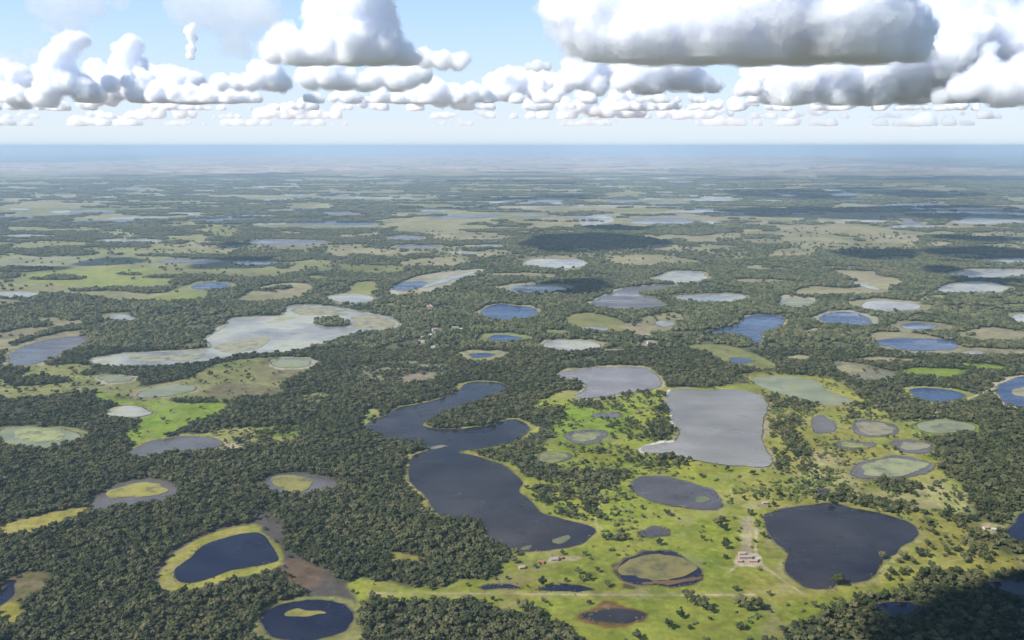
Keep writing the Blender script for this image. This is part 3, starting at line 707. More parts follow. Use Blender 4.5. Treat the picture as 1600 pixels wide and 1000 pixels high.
def make_trunk(seed, h=9.0):
    rnd = random.Random(seed); bm = bmesh.new()
    def limb(a, b, ra, rb, n=6):
        d = (b - a).normalized(); t = d.orthogonal().normalized(); u = d.cross(t); R1, R2 = [], []
        for i in range(n):
            an = 6.283 * i / n; v = t * math.cos(an) + u * math.sin(an)
            R1.append(bm.verts.new(a + v * ra)); R2.append(bm.verts.new(b + v * rb))
        for i in range(n): bm.faces.new((R1[i], R1[(i + 1) % n], R2[(i + 1) % n], R2[i]))
    top = Vector((rnd.uniform(-.3, .3), rnd.uniform(-.3, .3), h * .42))
    limb(Vector((0, 0, -.3)), top, .38, .27)
    for k in range(4):
        a = 1.57 * k + rnd.uniform(-.4, .4)
        limb(top - Vector((0, 0, .2)), top + Vector((1.9 * math.cos(a), 1.9 * math.sin(a), h * .26)), .17, .06, 5)
    me = bpy.data.meshes.new('trunk'); bm.to_mesh(me); bm.free(); me.materials.append(M_BARK)
    return me
CROWNS = [make_crown(100 + k, 5.0 * R0.uniform(.9, 1.15), 9.5, R0.choice([8, 10, 11, 13])) for k in range(7)]
TRUNKS = [make_trunk(200 + k) for k in range(3)]
def clump(seed, n, spread, rad, h, sub):
    rnd = random.Random(seed); bm = bmesh.new()
    for k in range(n):
        r = rad * rnd.uniform(.65, 1.25); a = rnd.uniform(0, 6.28); q = spread * math.sqrt(rnd.random())
        lump(bm, (q * math.cos(a), q * math.sin(a), h * rnd.uniform(.45, .85)), r, rnd, sub, .9, .25)
    me = bpy.data.meshes.new('crown'); bm.to_mesh(me); bm.free(); me.materials.append(M_CROWN)
    return me
PROTO = bpy.data.collections.new('tree_kinds')        # kept out of the scene; only instanced
def add_proto(me):
    o = bpy.data.objects.new('crown_kind_%02d' % len(PROTO.objects), me); PROTO.objects.link(o)
for me in CROWNS: add_proto(me)                                   # 0..6
for k in range(5): add_proto(clump(300 + k, 5, 5.5, 4.2, 9, 2))     # 7..11
for k in range(5): add_proto(clump(400 + k, 16, 19, 6.0, 10, 1))    # 12..16
M_BUSH = crown_mat('bush_foliage', (0.045, 0.065, 0.016), (0.075, 0.095, 0.024), (0.12, 0.125, 0.045))
M_REED = crown_mat('reed_foliage', (0.06, 0.055, 0.02), (0.12, 0.11, 0.03), (0.19, 0.165, 0.06))
for k in range(4):                                                  # 17..20
    me = clump(500 + k, 4, 1.8, 1.5, 1.6, 1); me.name = 'bush'; me.materials.clear(); me.materials.append(M_BUSH); add_proto(me)
for k in range(3):                                                  # 21..23
    me = clump(600 + k, 4, 2.6, 1.3, .9, 1); me.name = 'reed'; me.materials.clear(); me.materials.append(M_REED); add_proto(me)

def scatter(y0, y1, step, jit=.5, seed=0, halfw=0.70):
    n_y = int((y1 - y0) / step); n_x = int(2 * halfw * y1 / step)
    gy = y0 + (np.arange(n_y) + .5) * step
    X = (np.arange(n_x) - n_x / 2) * step
    P = np.stack(np.meshgrid(X, gy), -1).reshape(-1, 2)
    P = P[np.abs(P[:, 0]) < halfw * P[:, 1] + 60]
    r = np.random.RandomState(seed)
    P = P + r.uniform(-jit, jit, P.shape) * step
    d = sample(DN, P[:, 0], P[:, 1])
    cl = smooth(fbm(P[:, 0], P[:, 1], 45, 3, 88) * .9 + .5)     # scrub gathers in groups, forest has gaps
    prob = np.where(d > .8, d * (0.80 + .25 * cl), d * (0.25 + 1.5 * cl * cl))
    keep = r.uniform(size=len(P)) < prob
    return P[keep], d[keep], r
near, dnr, r1 = scatter(740, 2500, 5.7, seed=1, halfw=1.0)
mid, dm, r2 = scatter(2500, 6400, 11.5, seed=2, halfw=.85)
farp, df, r3 = scatter(6400, 15500, 36.0, seed=3, halfw=.8)
farp = farp[df > .5]
# low bushes of the pasture
cand = NR.uniform(size=(260000, 2)) * np.array((1.30, 1)) - np.array((.65, 0))
cand = np.stack([cand[:, 0] * (900 + 2300 * cand[:, 1]), 900 + 2300 * cand[:, 1]], -1)
dc = sample(DN, cand[:, 0], cand[:, 1])
k4 = smooth((fbm(cand[:, 0], cand[:, 1], 95, 4, 97) + .02) / .5)
inside = sdf(cand[:, 0], cand[:, 1], to_ground(spline(PASTURE, 3))) < -8
yard = (cand[:, 1] < 1240)
ok_ = inside & (dc > .006) & (dc < .8) & (NR.uniform(size=len(cand)) < (.012 + .28 * k4 * k4) * np.where(yard, .12, 1) * np.minimum(1, .35 + dc * 6))
scrub = cand[ok_]
print('scrub', len(scrub))
print('trees', len(near), len(mid), len(farp))

# hand-placed trees of the pasture (photo position of the foot, size) and their descriptions
HAND = [
 (1121,824,1.7,'largest round dark tree on the lawn left of the dirt road'),(1131,829,1.3,'smaller dark tree touching the right side of the largest lawn tree'),
 (1128,815,1.2,'dark tree just behind the largest lawn tree'),(1134,858,1.3,'lone round tree below the largest lawn tree, left of the ranch yard'),
 (1172,805,1.2,'dark tree at the top end of the dirt road'),(1042,805,1.1,'bushy tree at the lower edge of the mauve oval pond'),
 (1047,807,.8,'small tree hugging the bushy tree under the mauve oval pond'),
 (947,813,1.0,'lone tree on the green slope between the big dark lake and the mauve pond'),(1003,796,.9,'lone low tree left of the mauve oval pond'),
 (944,844,.9,'left end tree of the short tree row right of the big dark lake'),(953,844,1.1,'second tree of the short row right of the big dark lake'),
 (962,846,1.1,'middle tree of the short row right of the big dark lake'),(970,844,1.1,'fourth tree of the short row right of the big dark lake'),
 (979,843,.9,'right end tree of the short row right of the big dark lake'),
 (967,772,1.1,'dark tree standing just below the central thicket'),(960,783,1.1,'left tree of the pair under the central thicket'),(975,781,1.2,'right tree of the pair under the central thicket'),
 (1074,940,1.8,'tall rounded tree first in the diagonal row below the ringed pond'),(1088,947,1.6,'second tree down the diagonal row below the ringed pond'),
 (1099,953,1.6,'third tree down the diagonal row below the ringed pond'),(1110,958,1.2,'lowest tree of the diagonal row below the ringed pond'),
 (1156,948,1.8,'big pale round tree by the bottom edge under the ranch yard'),(1168,955,1.4,'dark tree leaning on the big pale round tree at the bottom edge'),
 (1184,953,1.7,'dark round tree right of the big pale tree at the bottom edge'),
 (847,918,1.4,'dark tree between the twin narrow black pools'),(1308,915,1.7,'broad tree on the lower shore of the heart-shaped lake'),
 (1410,876,1.4,'tree right of the heart-shaped lake, upper of the two small groups'),(1404,880,1.0,'low tree beside the upper small group right of the heart-shaped lake'),
 (1392,899,1.2,'left tree of the lower group right of the heart-shaped lake'),(1410,899,1.3,'right tree of the lower group right of the heart-shaped lake'),(1418,894,1.1,'top tree of the lower group right of the heart-shaped lake'),
 (1378,874,1.2,'dark bush on the right shore of the heart-shaped lake'),(1436,869,1.4,'long low tree left of the scrub at the right edge'),(1446,870,1.2,'low tree at the right end of the long low tree'),
 (1479,867,1.2,'lone small tree between the long low tree and the right-edge scrub'),
 (1261,759,1.3,'dark round tree on the dry pasture left of the weed-filled ring pond'),(1280,762,1.0,'small tree right of the dark round tree on the dry pasture'),
 (1319,728,1.1,'lone tree on the dry pasture beside the ring pond'),(1209,792,1.0,'tree at the upper left shore of the heart-shaped lake'),
 (1218,776,1.1,'tree on the dry pasture above the heart-shaped lake'),(1300,788,1.1,'dark tree on the top shore of the heart-shaped lake'),
 (1199,842,.7,'small bush beside the left shore of the heart-shaped lake'),(817,955,1.6,'dark tree at the right end of the bottom grove under the airstrip'),(828,958,1.7,'outermost tree of the bottom grove under the airstrip'),
 (806,868,1.2,'dark tree on the south shore of the big dark lake beside the cottages'),(803,880,1.1,'tree close behind the leftmost cottage'),
 (908,908,.9,'small tree in the hedge-like row above the right narrow pool'),(920,907,.9,'last tree of the hedge-like row above the right narrow pool'),(884,909,.7,'low bush at the left of the hedge-like row above the pools'),
]
def tree(x, y, s, rot, k, label, group=None):
    e = link('tree', None, loc=(x, y, 0), rz=rot)
    e.scale = (s, s, s * R0.uniform(.85, 1.1))
    tag(e, label, 'tree', group)
    link('trunk', TRUNKS[k % 3], e); link('crown', CROWNS[k % 7], e)
for i, (px, py_, s, lab) in enumerate(HAND):
    x, y = ground_at(px, py_)
    tree(x, y, s, R0.uniform(0, 6.28), i, lab)
# keep clear of hand-placed trees
hp = np.array([ground_at(h[0], h[1]) for h in HAND])
dmin = np.full(len(near), 1e9)
for hx, hy in hp: dmin = np.minimum(dmin, np.hypot(near[:, 0] - hx, near[:, 1] - hy))
near = near[dmin > 7]
# the nearest forest trees in the picture, as trees of their own
def pix(P):
    c, s = math.cos(PITCH), math.sin(PITCH)
    dep = P[:, 1] * c + CAMH * s
    return 800 + F * P[:, 0] / dep, 500 - F * ((P[:, 1]) * s - CAMH * c) / dep
ppx, ppy = pix(near)
sc_near = (.42 + .72 * NR.uniform(size=len(near)) ** 1.6) * (1 + .25 * (NR.uniform(size=len(near)) > .9))
score = np.where((ppx > 5) & (ppx < 1595) & (ppy < 996), ppy + 18 * sc_near, -1)
pick = np.argsort(-score)[:251]
LAB = [(560, 'broadleaf tree in the dense wood along the bottom edge, left of the marshy gully', 'trees of the lower left wood'),
       (1000, 'tree in the dark grove at the bottom edge under the airstrip', 'trees of the grove under the airstrip'),
       (1700, 'tree in the shaded wood at the lower right corner', 'trees of the shaded corner wood')]
for n_, i in enumerate(pick):
    lab, grp = next((l, g) for lim, l, g in LAB if ppx[i] < lim)
    tree(near[i, 0], near[i, 1], sc_near[i], NR.uniform(0, 6.28), n_, lab, grp)
rest = np.ones(len(near), bool); rest[pick] = False

def forest(name, label, P, scl, kinds):
    n = len(P)
    me = bpy.data.meshes.new(name); me.vertices.add(n)
    co = np.zeros((n, 3), 'f'); co[:, :2] = P
    me.vertices.foreach_set('co', co.ravel())
    a = me.attributes.new('size', 'FLOAT_VECTOR', 'POINT'); a.data.foreach_set('vector', np.ascontiguousarray(scl, 'f').ravel())
    a = me.attributes.new('turn', 'FLOAT_VECTOR', 'POINT'); t = np.zeros((n, 3), 'f'); t[:, 2] = NR.uniform(0, 6.28, n)
    a.data.foreach_set('vector', t.ravel())
    a = me.attributes.new('sort', 'INT', 'POINT'); a.data.foreach_set('value', NR.randint(kinds[0], kinds[1], n).astype('i'))
    o = link(name, me); tag(o, label, kind='stuff')
    ng = bpy.data.node_groups.new(name, 'GeometryNodeTree')
    ng.interface.new_socket('Geometry', in_out='INPUT', socket_type='NodeSocketGeometry')
    ng.interface.new_socket('Geometry', in_out='OUTPUT', socket_type='NodeSocketGeometry')
    gi = ng.nodes.new('NodeGroupInput'); go = ng.nodes.new('NodeGroupOutput')
    ci = ng.nodes.new('GeometryNodeCollectionInfo'); ci.inputs['Collection'].default_value = PROTO
    ci.inputs['Separate Children'].default_value = True; ci.inputs['Reset Children'].default_value = True
    ip = ng.nodes.new('GeometryNodeInstanceOnPoints'); ip.inputs['Pick Instance'].default_value = True
    def attr(nm, ty):
        q = ng.nodes.new('GeometryNodeInputNamedAttribute'); q.data_type = ty; q.inputs['Name'].default_value = nm
        return [s for s in q.outputs if s.enabled and s.name == 'Attribute'][0]
    ng.links.new(gi.outputs[0], ip.inputs['Points']); ng.links.new(ci.outputs[0], ip.inputs['Instance'])
    ng.links.new(attr('sort', 'INT'), ip.inputs['Instance Index'])
    ng.links.new(attr('turn', 'FLOAT_VECTOR'), ip.inputs['Rotation']); ng.links.new(attr('size', 'FLOAT_VECTOR'), ip.inputs['Scale'])
    ng.links.new(ip.outputs[0], go.inputs[0])
    md = o.modifiers.new('scatter', 'NODES'); md.node_group = ng
    return o
def sizes(n, a, b, v=.15):
    s = NR.uniform(a, b, n)
    return np.stack([s, s, s * NR.uniform(1 - v, 1 + v, n)], -1)
sn = sc_near[rest]
forest('near_forest', 'dense dark green broadleaf forest round the near lakes', near[rest], np.stack([sn, sn, sn * NR.uniform(.8, 1.15, len(sn))], -1), (0, 7))
forest('middle_forest', 'forest between the lakes of the middle distance', mid, sizes(len(mid), .75, 1.25), (7, 12))
forest('far_forest', 'far forest between the ponds of the plain', farp, sizes(len(farp), .85, 1.2), (12, 17))

reeds = []
for g, mat, name, label, wob in WATER:
    if g[:, 1].mean() > 2500: continue
    p = wobble(g, wob, 4.0)
    for o_ in (1.5, 4.0, 8.0):
        q = p + NR.normal(0, o_, p.shape)
        m_ = smooth(fbm(q[:, 0], q[:, 1], 60, 3, 99) * 1.2 + .35)
        reeds.append(q[NR.uniform(size=len(q)) < m_ * .55])
reeds = np.concatenate(reeds)
forest('reeds', 'tufts of reed and sedge along the pond shores', reeds, sizes(len(reeds), .25, .7), (21, 24))
forest('scrub', 'low green scrub scattered over the open pasture', scrub, sizes(len(scrub), .6, 1.7), (17, 21))

# ------------------------------------------------------------------ houses
M_ROOF = {'red': flat_mat('red_clay_roof', (0.28, 0.10, 0.06)), 'white': flat_mat('whitewashed_metal_roof', (0.25, 0.215, 0.18)), 'pink': flat_mat('faded_tile_roof', (0.34, 0.215, 0.175)), 'grey': flat_mat('grey_metal_roof', (0.35, 0.35, 0.35))}
M_WALL = {'cream': flat_mat('cream_plaster', (0.42, 0.35, 0.26)), 'white': flat_mat('white_plaster', (0.45, 0.42, 0.36)), 'pink': flat_mat('pinkish_plaster', (0.38, 0.26, 0.21))}
M_DOOR = flat_mat('dark_timber', (0.09, 0.05, 0.03)); M_GLASS = flat_mat('window_glass', (0.03, 0.04, 0.05), 0.15, 0.05)
def box_mesh(name, lo, hi, mat):
    bm = bmesh.new(); bmesh.ops.create_cube(bm, size=1)
    for v in bm.verts: v.co = Vector([(lo[i] + hi[i]) / 2 + v.co[i] * (hi[i] - lo[i]) for i in range(3)])
    me = bpy.data.meshes.new(name); bm.to_mesh(me); bm.free(); me.materials.append(mat); return me
def house(px, py_, w, d, h, rot, roof, wall, label, name='house', cat='house'):
    x, y = ground_at(px, py_)
    e = link(name, None, loc=(x, y, 0), rz=rot); tag(e, label, cat)
    link('wall', box_mesh('wall', (-w/2, -d/2, -.2), (w/2, d/2, h), M_WALL[wall]), e)
    bm = bmesh.new(); o_, t_, rh = .7, .22, d * .24
    prof = [(-d/2-o_, h-.25), (0, h+rh), (d/2+o_, h-.25), (d/2+o_, h-.25+t_), (0, h+rh+t_), (-d/2-o_, h-.25+t_)]
    A = [bm.verts.new((-w/2-o_, a, b)) for a, b in prof]; B = [bm.verts.new((w/2+o_, a, b)) for a, b in prof]
    for i in range(6): bm.faces.new((A[i], A[(i+1) % 6], B[(i+1) % 6], B[i]))
    for V in (A, B):
        bm.faces.new((V[0], V[1], V[4], V[5])); bm.faces.new((V[1], V[2], V[3], V[4]))
    # gable infill under the roof
    for sx in (-1, 1):
        bm.faces.new([bm.verts.new((sx*(w/2-.02), a, b)) for a, b in ((-d/2, h), (d/2, h), (0, h+rh-.05))])
    bmesh.ops.recalc_face_normals(bm, faces=bm.faces)
    me = bpy.data.meshes.new('roof'); bm.to_mesh(me); bm.free(); me.materials.append(M_ROOF[roof]); link('roof', me, e)
    link('door', box_mesh('door', (-.5, -d/2-.06, 0), (.5, -d/2+.02, 2.1), M_DOOR), e)
    for sx in (-1, 1):
        f = link('window', box_mesh('window', (sx*w*.3-.7, -d/2-.05, 1.0), (sx*w*.3+.7, -d/2+.02, 2.1), M_DOOR), e)
        link('pane', box_mesh('pane', (sx*w*.3-.6, -d/2-.07, 1.1), (sx*w*.3+.6, -d/2-.04, 2.0), M_GLASS), f)
    return e
house(866, 875, 11, 8, 3.2, .1, 'white', 'cream', 'cream cottage with a pale roof at the left end of a sandy yard')
house(875, 873, 6, 6, 3.0, .1, 'red', 'cream', 'small red-roofed shed touching the cream cottage by the sandy yard', 'shed', 'shed')
house(845, 880, 8, 6, 3.0, -.1, 'red', 'white', 'white cottage with a bright red roof, middle of the three by the lake')
house(815, 888, 8, 6, 3.0, .3, 'pink', 'cream', 'leftmost cottage with a faded pink roof beside the trees')
house(1164, 872, 19, 7, 3.4, .02, 'white', 'pink', 'long pale-roofed ranch house at the foot of the dirt road')
house(1159, 866.5, 9, 6, 3.2, .02, 'pink', 'cream', 'smaller ranch building with a faded roof behind the long ranch house')
house(1176, 878, 12, 5, 3.0, -.05, 'pink', 'pink', 'low pinkish ranch outbuilding in front of the long ranch house')
house(1155, 878, 7, 5, 2.8, .05, 'pink', 'pink', 'little pink outbuilding at the left corner of the ranch yard')
house(1183, 876, 3.4, 3.4, 3.0, .4, 'grey', 'white', 'tiny hut at the right corner of the ranch yard where the road leaves', 'hut', 'hut')
house(1195, 787, 9, 6, 3.0, .1, 'pink', 'pink', 'small pinkish house above the upper left shore of the heart-shaped lake')
house(1172, 798, 4, 4, 3.0, .1, 'white', 'white', 'tiny white hut by the tree at the top of the dirt road', 'hut', 'hut')
house(671, 481, 20, 16, 6.5, .2, 'pink', 'pink', 'pinkish building alone in the distant forest north of the village')
house(679, 517, 16, 11, 7, .4, 'white', 'white', 'white-roofed house at the top of the forest village')
house(661, 536, 13, 12, 7, -.2, 'white', 'cream', 'pale house at the left side of the forest village')
house(661, 529, 14, 9, 6, .2, 'pink', 'cream', 'faded-roof house just behind the left house of the forest village')
house(675, 524, 10, 8, 6, .8, 'white', 'white', 'small white house halfway down the forest village')
house(677, 545, 11, 10, 6.5, .1, 'grey', 'white', 'grey-roofed house at the bottom of the forest village')
house(672, 533, 10, 8, 6, .3, 'grey', 'white', 'small grey-roofed house in the middle of the forest village')
house(711, 514, 22, 10, 6.5, .05, 'white', 'white', 'long white building right of the forest village')
house(721, 516, 12, 8, 6, .05, 'grey', 'white', 'grey shed beside the long white forest building', 'shed', 'shed')
house(1014, 537, 11, 9, 7, .3, 'white', 'white', 'lone white house in the forest below the sandy clearing')
house(1540, 826, 8, 6, 3.4, .2, 'pink', 'white', 'left farm building in the scrub near the right edge')
house(1552, 829, 6, 5, 3.4, -.3, 'grey', 'cream', 'right farm building in the scrub near the right edge')
house(5, 750, 10, 7, 4, .1, 'white', 'white', 'white cabin in the forest at the left edge', 'cabin', 'cabin')

# ------------------------------------------------------------------ clouds: bodies of scattering droplets
def cloud_mat(name, den):
    m = bpy.data.materials.new(name); m.use_nodes = True; t = m.node_tree
    t.nodes.remove(t.nodes['Principled BSDF'])
    v = t.nodes.new('ShaderNodeVolumePrincipled'); v.inputs['Color'].default_value = (0.990, 0.993, 1.0, 1)
    v.inputs['Density'].default_value = den; v.inputs['Anisotropy'].default_value = 0.4
    t.links.new(v.outputs[0], t.nodes['Material Output'].inputs['Volume'])
    return m
CM = {k: cloud_mat('cloud_' + k, d) for k, d in (('dense', 0.06), ('thick', 0.025), ('middle', 0.014), ('thin', 0.0024), ('far', 0.006), ('fringe', 0.0055))}
def ctex(kind, size):
    t = bpy.data.textures.new('cloud_' + kind.lower(), 'CLOUDS' if kind == 'HARD' else kind); t.noise_scale = size
    if kind != 'VORONOI': t.noise_depth = 3
    if kind == 'HARD': t.noise_type = 'HARD_NOISE'
    return t
_b = bmesh.new(); bmesh.ops.create_icosphere(_b, subdivisions=2, radius=1.0)
ICO_V = np.array([v.co[:] for v in _b.verts]); ICO_F = np.array([[v.index for v in f.verts] for f in _b.faces]); _b.free()
def cloud(blobs, D, base, mat='thick', label=None, seed=0, name='cumulus_cloud', kind=None, group=None, res=330, rough=1.0, depth=1.0, fine=18, fringe=True, puffs=30):
    """blobs: (photo x, photo y, radius) at distance D for a cloud in view, or (X, Y, Z, R) in metres"""
    rnd = random.Random(seed); VV = []
    for bl in blobs:
        if len(bl) == 3:
            p = sky_at(bl[0], bl[1], D); R = bl[2] / F * D
        else: p = bl[:3]; R = bl[3]
        for k in range(3):
            dy = (0, rnd.uniform(.4, 1.1), -rnd.uniform(.4, 1.1))[k] * R * depth
            rr = R * (1, .8, .72)[k]; j = .35 * R * (k > 0)
            c = np.array((p[0] + rnd.uniform(-j, j), p[1] + dy, p[2] + rnd.uniform(-j, j * .3)))
            VV.append(ICO_V * rr + c)
            for q in range(puffs):                       # cauliflower heads on the upper and outer sides
                a = rnd.uniform(0, 6.283); sz = rnd.uniform(-.25, 1.0); ch = math.sqrt(max(0, 1 - sz * sz))
                small_ = q % 2; r_ = rr * (rnd.uniform(.13, .22) if small_ else rnd.uniform(.22, .40)); dd = rr * (1.08 if small_ else .93)
                VV.append(ICO_V * r_ + c + np.array((ch * math.cos(a), ch * math.sin(a), sz)) * dd)
    nb = len(VV)
    me = mesh_np(name, np.concatenate(VV), (ICO_F[None] + (np.arange(nb) * len(ICO_V))[:, None, None]).reshape(-1), 3)
    rs = [(b[2] / F * D if len(b) == 3 else b[3]) for b in blobs]
    Lr = sum(rs) / len(rs)
    vx = max(Lr / fine, D / 850)
    def body(nm, vs_, first, second, m_, parent=None, low=.10):
        o = link(nm, me, parent)
        def disp(lst):
            for kd, size, st, mid_ in lst:
                dm_ = o.modifiers.new('d', 'DISPLACE'); dm_.texture = ctex(kd, Lr * size); dm_.texture_coords = 'GLOBAL'
                dm_.strength = Lr * st * rough; dm_.mid_level = mid_
        def remesh():
            r = o.modifiers.new('r', 'REMESH'); r.mode = 'VOXEL'; r.voxel_size = vs_
        remesh(); disp(first); remesh(); disp(second)
        ev = bpy.data.meshes.new_from_object(o.evaluated_get(bpy.context.evaluated_depsgraph_get()))
        o.modifiers.clear(); o.data = ev; ev.name = nm
        n = len(ev.vertices); co = np.empty(n * 3, 'f'); ev.vertices.foreach_get('co', co); co = co.reshape(-1, 3)
        z = co[:, 2]; co[:, 2] = np.where(z < base, base + (z - base) * low, z)
        ev.vertices.foreach_set('co', co.ravel()); ev.materials.clear(); ev.materials.append(CM[m_]); ev.update()
        return o
    o = body(name, vx, [('CLOUDS', .8, .40, .45), ('HARD', .4, -.35, .33)], [('HARD', .26, -.42, .3), ('HARD', .11, -.18, .3)], mat)
    if fringe and mat != 'thin':
        body('fringe', vx * 1.25, [('CLOUDS', .8, .45, .26), ('CLOUDS', .36, 1.1, .42)], [('CLOUDS', .16, .30, .45)], 'fringe', o, .2)
    bpy.data.meshes.remove(me)
    tag(o, label, None if kind else 'cloud', group, kind)
    return o
def base_z(D, y): return sky_at(800, y, D)[2]

cloud([(424,82,15),(445,66,22),(462,80,22),(500,22,20),(512,44,26),(520,2,24),(552,0,32),(580,18,28),(548,48,34),(585,56,28),(604,74,26),(500,78,26),(628,86,16),(560,-30,30),(648,93,9),(585,86,20),(545,84,22),(492,8,10),(598,30,16)],
      9000, base_z(9000, 101), 'thick', 'tall bright cumulus with a grey right flank, left of the open blue gap', 1)
cloud([(880,8,26),(905,30,34),(950,5,52),(905,60,24),(960,60,42),(1020,30,60),(1030,72,32),(1100,20,70),(1110,60,42),(1190,10,80),(1190,62,46),(1270,15,80),(1280,65,44),(1350,35,60),(1370,72,34),(1415,55,34),(1430,80,20),(930,78,16),(1340,-30,60),(1230,-50,80)],
      7000, base_z(7000, 96), 'thick', 'huge flat-based grey cumulus hanging over the right half of the sky', 2, depth=.9)
cloud([(985,112,20),(1005,100,26),(1035,108,30),(1060,112,26),(1090,130,15),(1115,136,10),(970,130,12),(1020,125,24)], 15000, base_z(15000, 145), 'thick', 'white cumulus with a dark flat base under the huge grey cloud', 3)
cloud([(1240,120,28),(1290,108,30),(1340,112,34),(1390,95,44),(1440,70,50),(1480,55,46),(1530,60,44),(1580,68,46),(1640,70,50),(1420,120,36),(1480,110,38),(1540,110,30),(1300,140,22),(1230,150,14),(1600,110,30),(1360,140,24)],
      15000, base_z(15000, 164), 'thick', 'dazzling white cumulus bank behind the huge grey cloud at the right', 4)
cloud([(1500,140,16),(1530,128,20),(1560,132,26),(1600,125,30),(1640,130,32),(1470,152,9),(1580,150,18),(1545,95,10),(1550,75,7)], 11500, base_z(11500, 167), 'middle', 'shaded grey cumulus low at the right edge', 5)
cloud([(78,140,18),(82,118,18),(90,98,18),(100,80,16),(112,66,14),(125,62,10),(105,125,20),(70,152,14),(130,140,16)], 16000, base_z(16000, 168), 'thick', 'leaning white cloud tower near the left edge', 6)
cloud([(180,140,16),(185,118,16),(195,98,16),(198,78,13),(205,68,10),(215,105,14),(150,108,12),(205,130,22),(165,128,16)], 17500, base_z(17500, 168), 'thick', 'second white cloud tower right of the leaning one', 7)
cloud([(15,140,18),(25,118,16),(8,112,14),(40,128,14),(30,155,14),(-15,130,24)], 17000, base_z(17000, 170), 'thick', 'rounded white cumulus cut by the left edge', 8)
cloud([(296,48,8),(300,60,7),(298,76,7),(297,88,6),(302,40,5)], 15000, base_z(15000, 94), 'thick', 'small upright white puff in the blue gap', 9, res=900, rough=.35)
cloud([(232,112,9),(245,118,12),(262,115,10),(280,125,16),(300,130,16),(255,135,14),(290,140,12)], 18500, base_z(18500, 152), 'thick', 'low lumpy cumulus right of the second cloud tower', 10)
cloud([(345,130,12),(370,130,10),(395,128,12),(420,120,20),(405,112,14),(435,128,14)], 16000, base_z(16000, 148), 'thick', 'round white puff under the tall bright cumulus', 11)
cloud([(485,120,18),(515,118,20),(540,124,16),(585,124,14),(600,120,12),(565,130,12),(620,128,16),(640,120,18),(660,115,12)], 14000, base_z(14000, 143), 'thick', 'wide flat-based cumulus below the tall bright one', 12)
cloud([(640,90,10),(665,92,14),(690,95,14),(715,98,12),(725,92,9),(628,82,8)], 13000, base_z(13000, 113), 'middle', 'soft grey cumulus trailing right from the tall bright one', 13)
cloud([(655,150,14),(670,140,16),(690,150,16),(675,130,10),(715,158,10),(730,150,12)], 19000, base_z(19000, 173), 'thick', 'white cumulus with a slanting bright crown left of centre', 14)
cloud([(770,128,12),(790,122,14),(815,120,12),(840,122,16),(860,128,12),(800,140,18),(845,142,16),(770,148,12)], 18000, base_z(18000, 158), 'thick', 'broad low cumulus under the open blue gap', 15)
cloud([(825,105,7),(840,103,9),(855,104,7)], 12000, base_z(12000, 114), 'middle', 'small smooth grey cloudlet in the blue gap', 16, res=800, rough=.4)
cloud([(890,100,10),(910,96,14),(930,104,16),(905,118,18),(885,128,14),(930,130,18),(955,110,14)], 17000, base_z(17000, 152), 'thick', 'white cumulus just left of the dark-based one', 17)
cloud([(900,168,8),(915,160,12),(925,172,10),(950,170,14),(980,172,14),(1000,176,8)], 21000, base_z(21000, 184), 'thick', 'distant cumulus with a bluish base near the centre', 18)
cloud([(1170,108,10),(1190,118,16),(1210,100,18),(1180,135,12),(1215,130,20),(1160,140,10)], 16000, base_z(16000, 150), 'thick', 'white cumulus between the dark-based one and the dazzling bank', 19)
# thin grey veils high on the left
cloud([(75,5,26),(110,0,30),(100,30,20),(120,40,16),(90,42,16),(150,8,18),(185,2,14)], 6500, base_z(6500, 52), 'thin', 'thin greyish cloud scrap at the top left', 20, rough=.8)
cloud([(290,10,30),(330,5,34),(370,15,30),(400,10,34),(345,32,24),(310,34,16),(385,38,20),(420,25,22),(365,60,22),(375,80,16),(350,80,12)], 7500, base_z(7500, 92), 'thin', 'hazy grey cloud scrap left of the tall bright cumulus', 21, rough=.8)
cloud([(50,85,10),(62,92,10),(20,96,10),(0,90,12),(35,98,7)], 12000, base_z(12000, 102), 'thin', 'dim grey wisp at the left edge', 22, res=600, rough=.5)
cloud([(1510,8,14),(1550,12,14),(1590,5,16),(1560,22,9),(1480,2,10)], 8000, base_z(8000, 26), 'thin', 'thin grey wisp in the blue strip at the top right', 23, rough=.6)
# the rank of far cumulus along the horizon
def rank(seed, D, y_base, n, hmax, rr, lab):
    rnd = random.Random(seed); bl = []
    x = -160
    for i in range(n):
        x += rnd.uniform(.3, 1.7) * 1920 / n
        big = rnd.random() ** 1.6
        w = rr * (.5 + 1.3 * big); hh = hmax * (.25 + .9 * big)
        for k in range(rnd.randint(7, 13)):
            t = rnd.gauss(0, .55)
            u = rnd.random()
            bl.append((x + t * w * 2.6, y_base - 2 - u * hh * max(.15, 1 - abs(t)), w * rnd.uniform(.28, .62) * (1 - .35 * u)))
    return cloud(bl, D, base_z(D, y_base), 'thick' if D < 20000 else 'far', lab, seed, 'distant_clouds', 'stuff', res=650, rough=.95, fine=6, fringe=D < 26000, puffs=6)
rank(30, 16500, 160, 17, 46, 25, 'rank of tall lumpy white cumulus across the sky')
rank(31, 19500, 172, 26, 36, 18, 'rank of lumpy white cumulus above the horizon')
rank(32, 25000, 185, 20, 26, 15, 'farther rank of small cumulus above the horizon')
rank(33, 33000, 196, 14, 14, 16, 'farthest low bank of cumulus on the horizon')

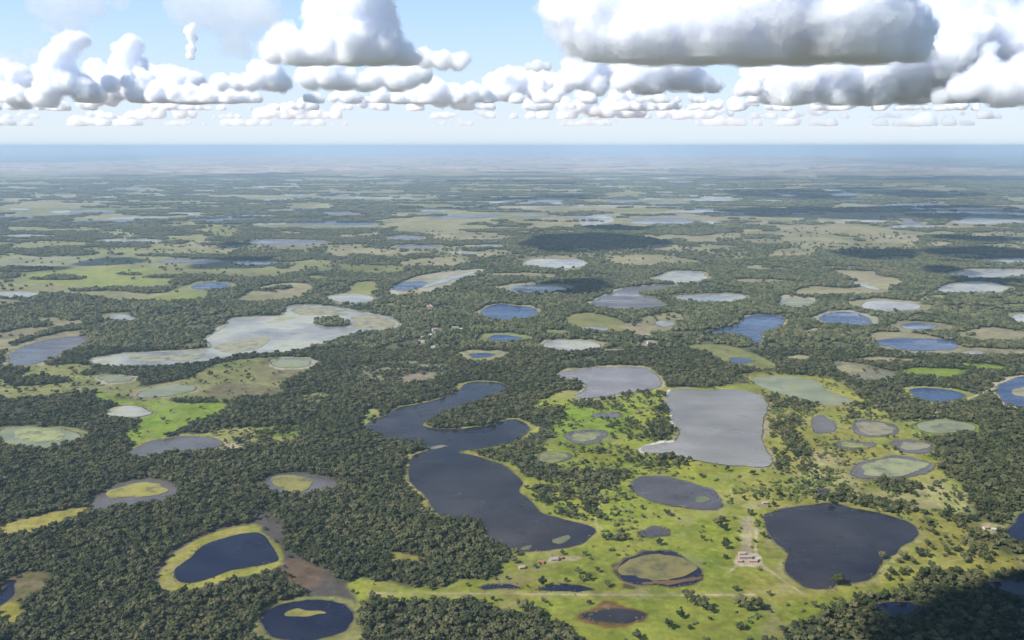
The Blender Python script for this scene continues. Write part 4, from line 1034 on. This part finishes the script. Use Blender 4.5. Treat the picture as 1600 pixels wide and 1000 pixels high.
# clouds overhead, out of the picture, whose shadows lie on the plain
def overhead(px, py_, rx, ry, h, seed, n=9, lab='flat cumulus drifting over the plain'):
    """rx, ry: half size of the shadow in photo pixels at (px, py_)"""
    gx, gy = ground_at(px, py_)
    ax = abs(ground_at(px + rx, py_)[0] - gx); ay = abs(ground_at(px, py_ - ry)[1] - ground_at(px, py_ + ry)[1]) / 2
    cx, cy = gx + SUN.x / SUN.z * h, gy + SUN.y / SUN.z * h
    rnd = random.Random(seed); ax *= 1.25; ay *= 1.35; R = min(ax, ay) * .5; bl = []
    for k in range(n + int(3 * ax / ay)):
        a = rnd.uniform(0, 6.28); q = math.sqrt(rnd.random()) * .8
        bl.append((cx + (ax - R) * q * math.cos(a), cy + (ay - R) * q * math.sin(a), h + R * .2, R * rnd.uniform(.7, 1.1)))
    cloud(bl, max(R * 14, 2500), h, 'dense', lab + ' (%s)' % 'abcdefghijklmnopq'[seed % 17] if 0 else lab, seed, 'cumulus_cloud', res=110, rough=.6, fringe=False, fine=5, puffs=4, group='cumulus overhead, out of the picture')
for k, a in enumerate([(905,380,105,10,2300),(1225,303,90,7,3300),(1410,301,85,7,3300),(1360,397,70,7,2400),(1530,398,80,8,2400),(1530,374,90,4,2700),
                       (870,452,70,9,2000),(360,411,60,7,2300),(160,409,60,5,2400),(365,383,24,4,2600),(955,356,50,4,2700),(1480,425,36,6,2300),(1540,440,60,5,2200),(60,420,40,3,2400)]):
    overhead(*a, seed=50 + k)
# the big one that shades the lower right corner
gx, gy = ground_at(1560, 985)
hh = 1500; cx, cy = gx + SUN.x / SUN.z * hh, gy + SUN.y / SUN.z * hh
rc = random.Random(5)
cloud([(cx + 170 + 150 * i + rc.uniform(-40, 40), cy - 90 - 170 * j + 48 * i + rc.uniform(-40, 40), hh + 60, 190) for i in range(-1, 6) for j in range(4)], 4200, hh, 'dense',
      'broad cumulus whose shadow falls on the lower right corner', 80, res=100, rough=.5, depth=.3, fringe=False, fine=5)

# ------------------------------------------------------------------ haze
def closed_box(name, lo, hi, mat): return box_mesh(name, lo, hi, mat)
hz = bpy.data.materials.new('haze'); hz.use_nodes = True; ht = hz.node_tree
ht.nodes.remove(ht.nodes['Principled BSDF'])
hv = ht.nodes.new('ShaderNodeVolumePrincipled'); hv.inputs['Color'].default_value = (0.51, 0.67, 0.83, 1); hv.inputs['Density'].default_value = 4.3e-5
ht.links.new(hv.outputs[0], ht.nodes['Material Output'].inputs['Volume'])
tag(link('haze', closed_box('haze', (-270000, -210000, -12), (270000, float(Yr.max()) + 8000, 640), hz)), 'pale blue haze over the plain', kind='stuff')
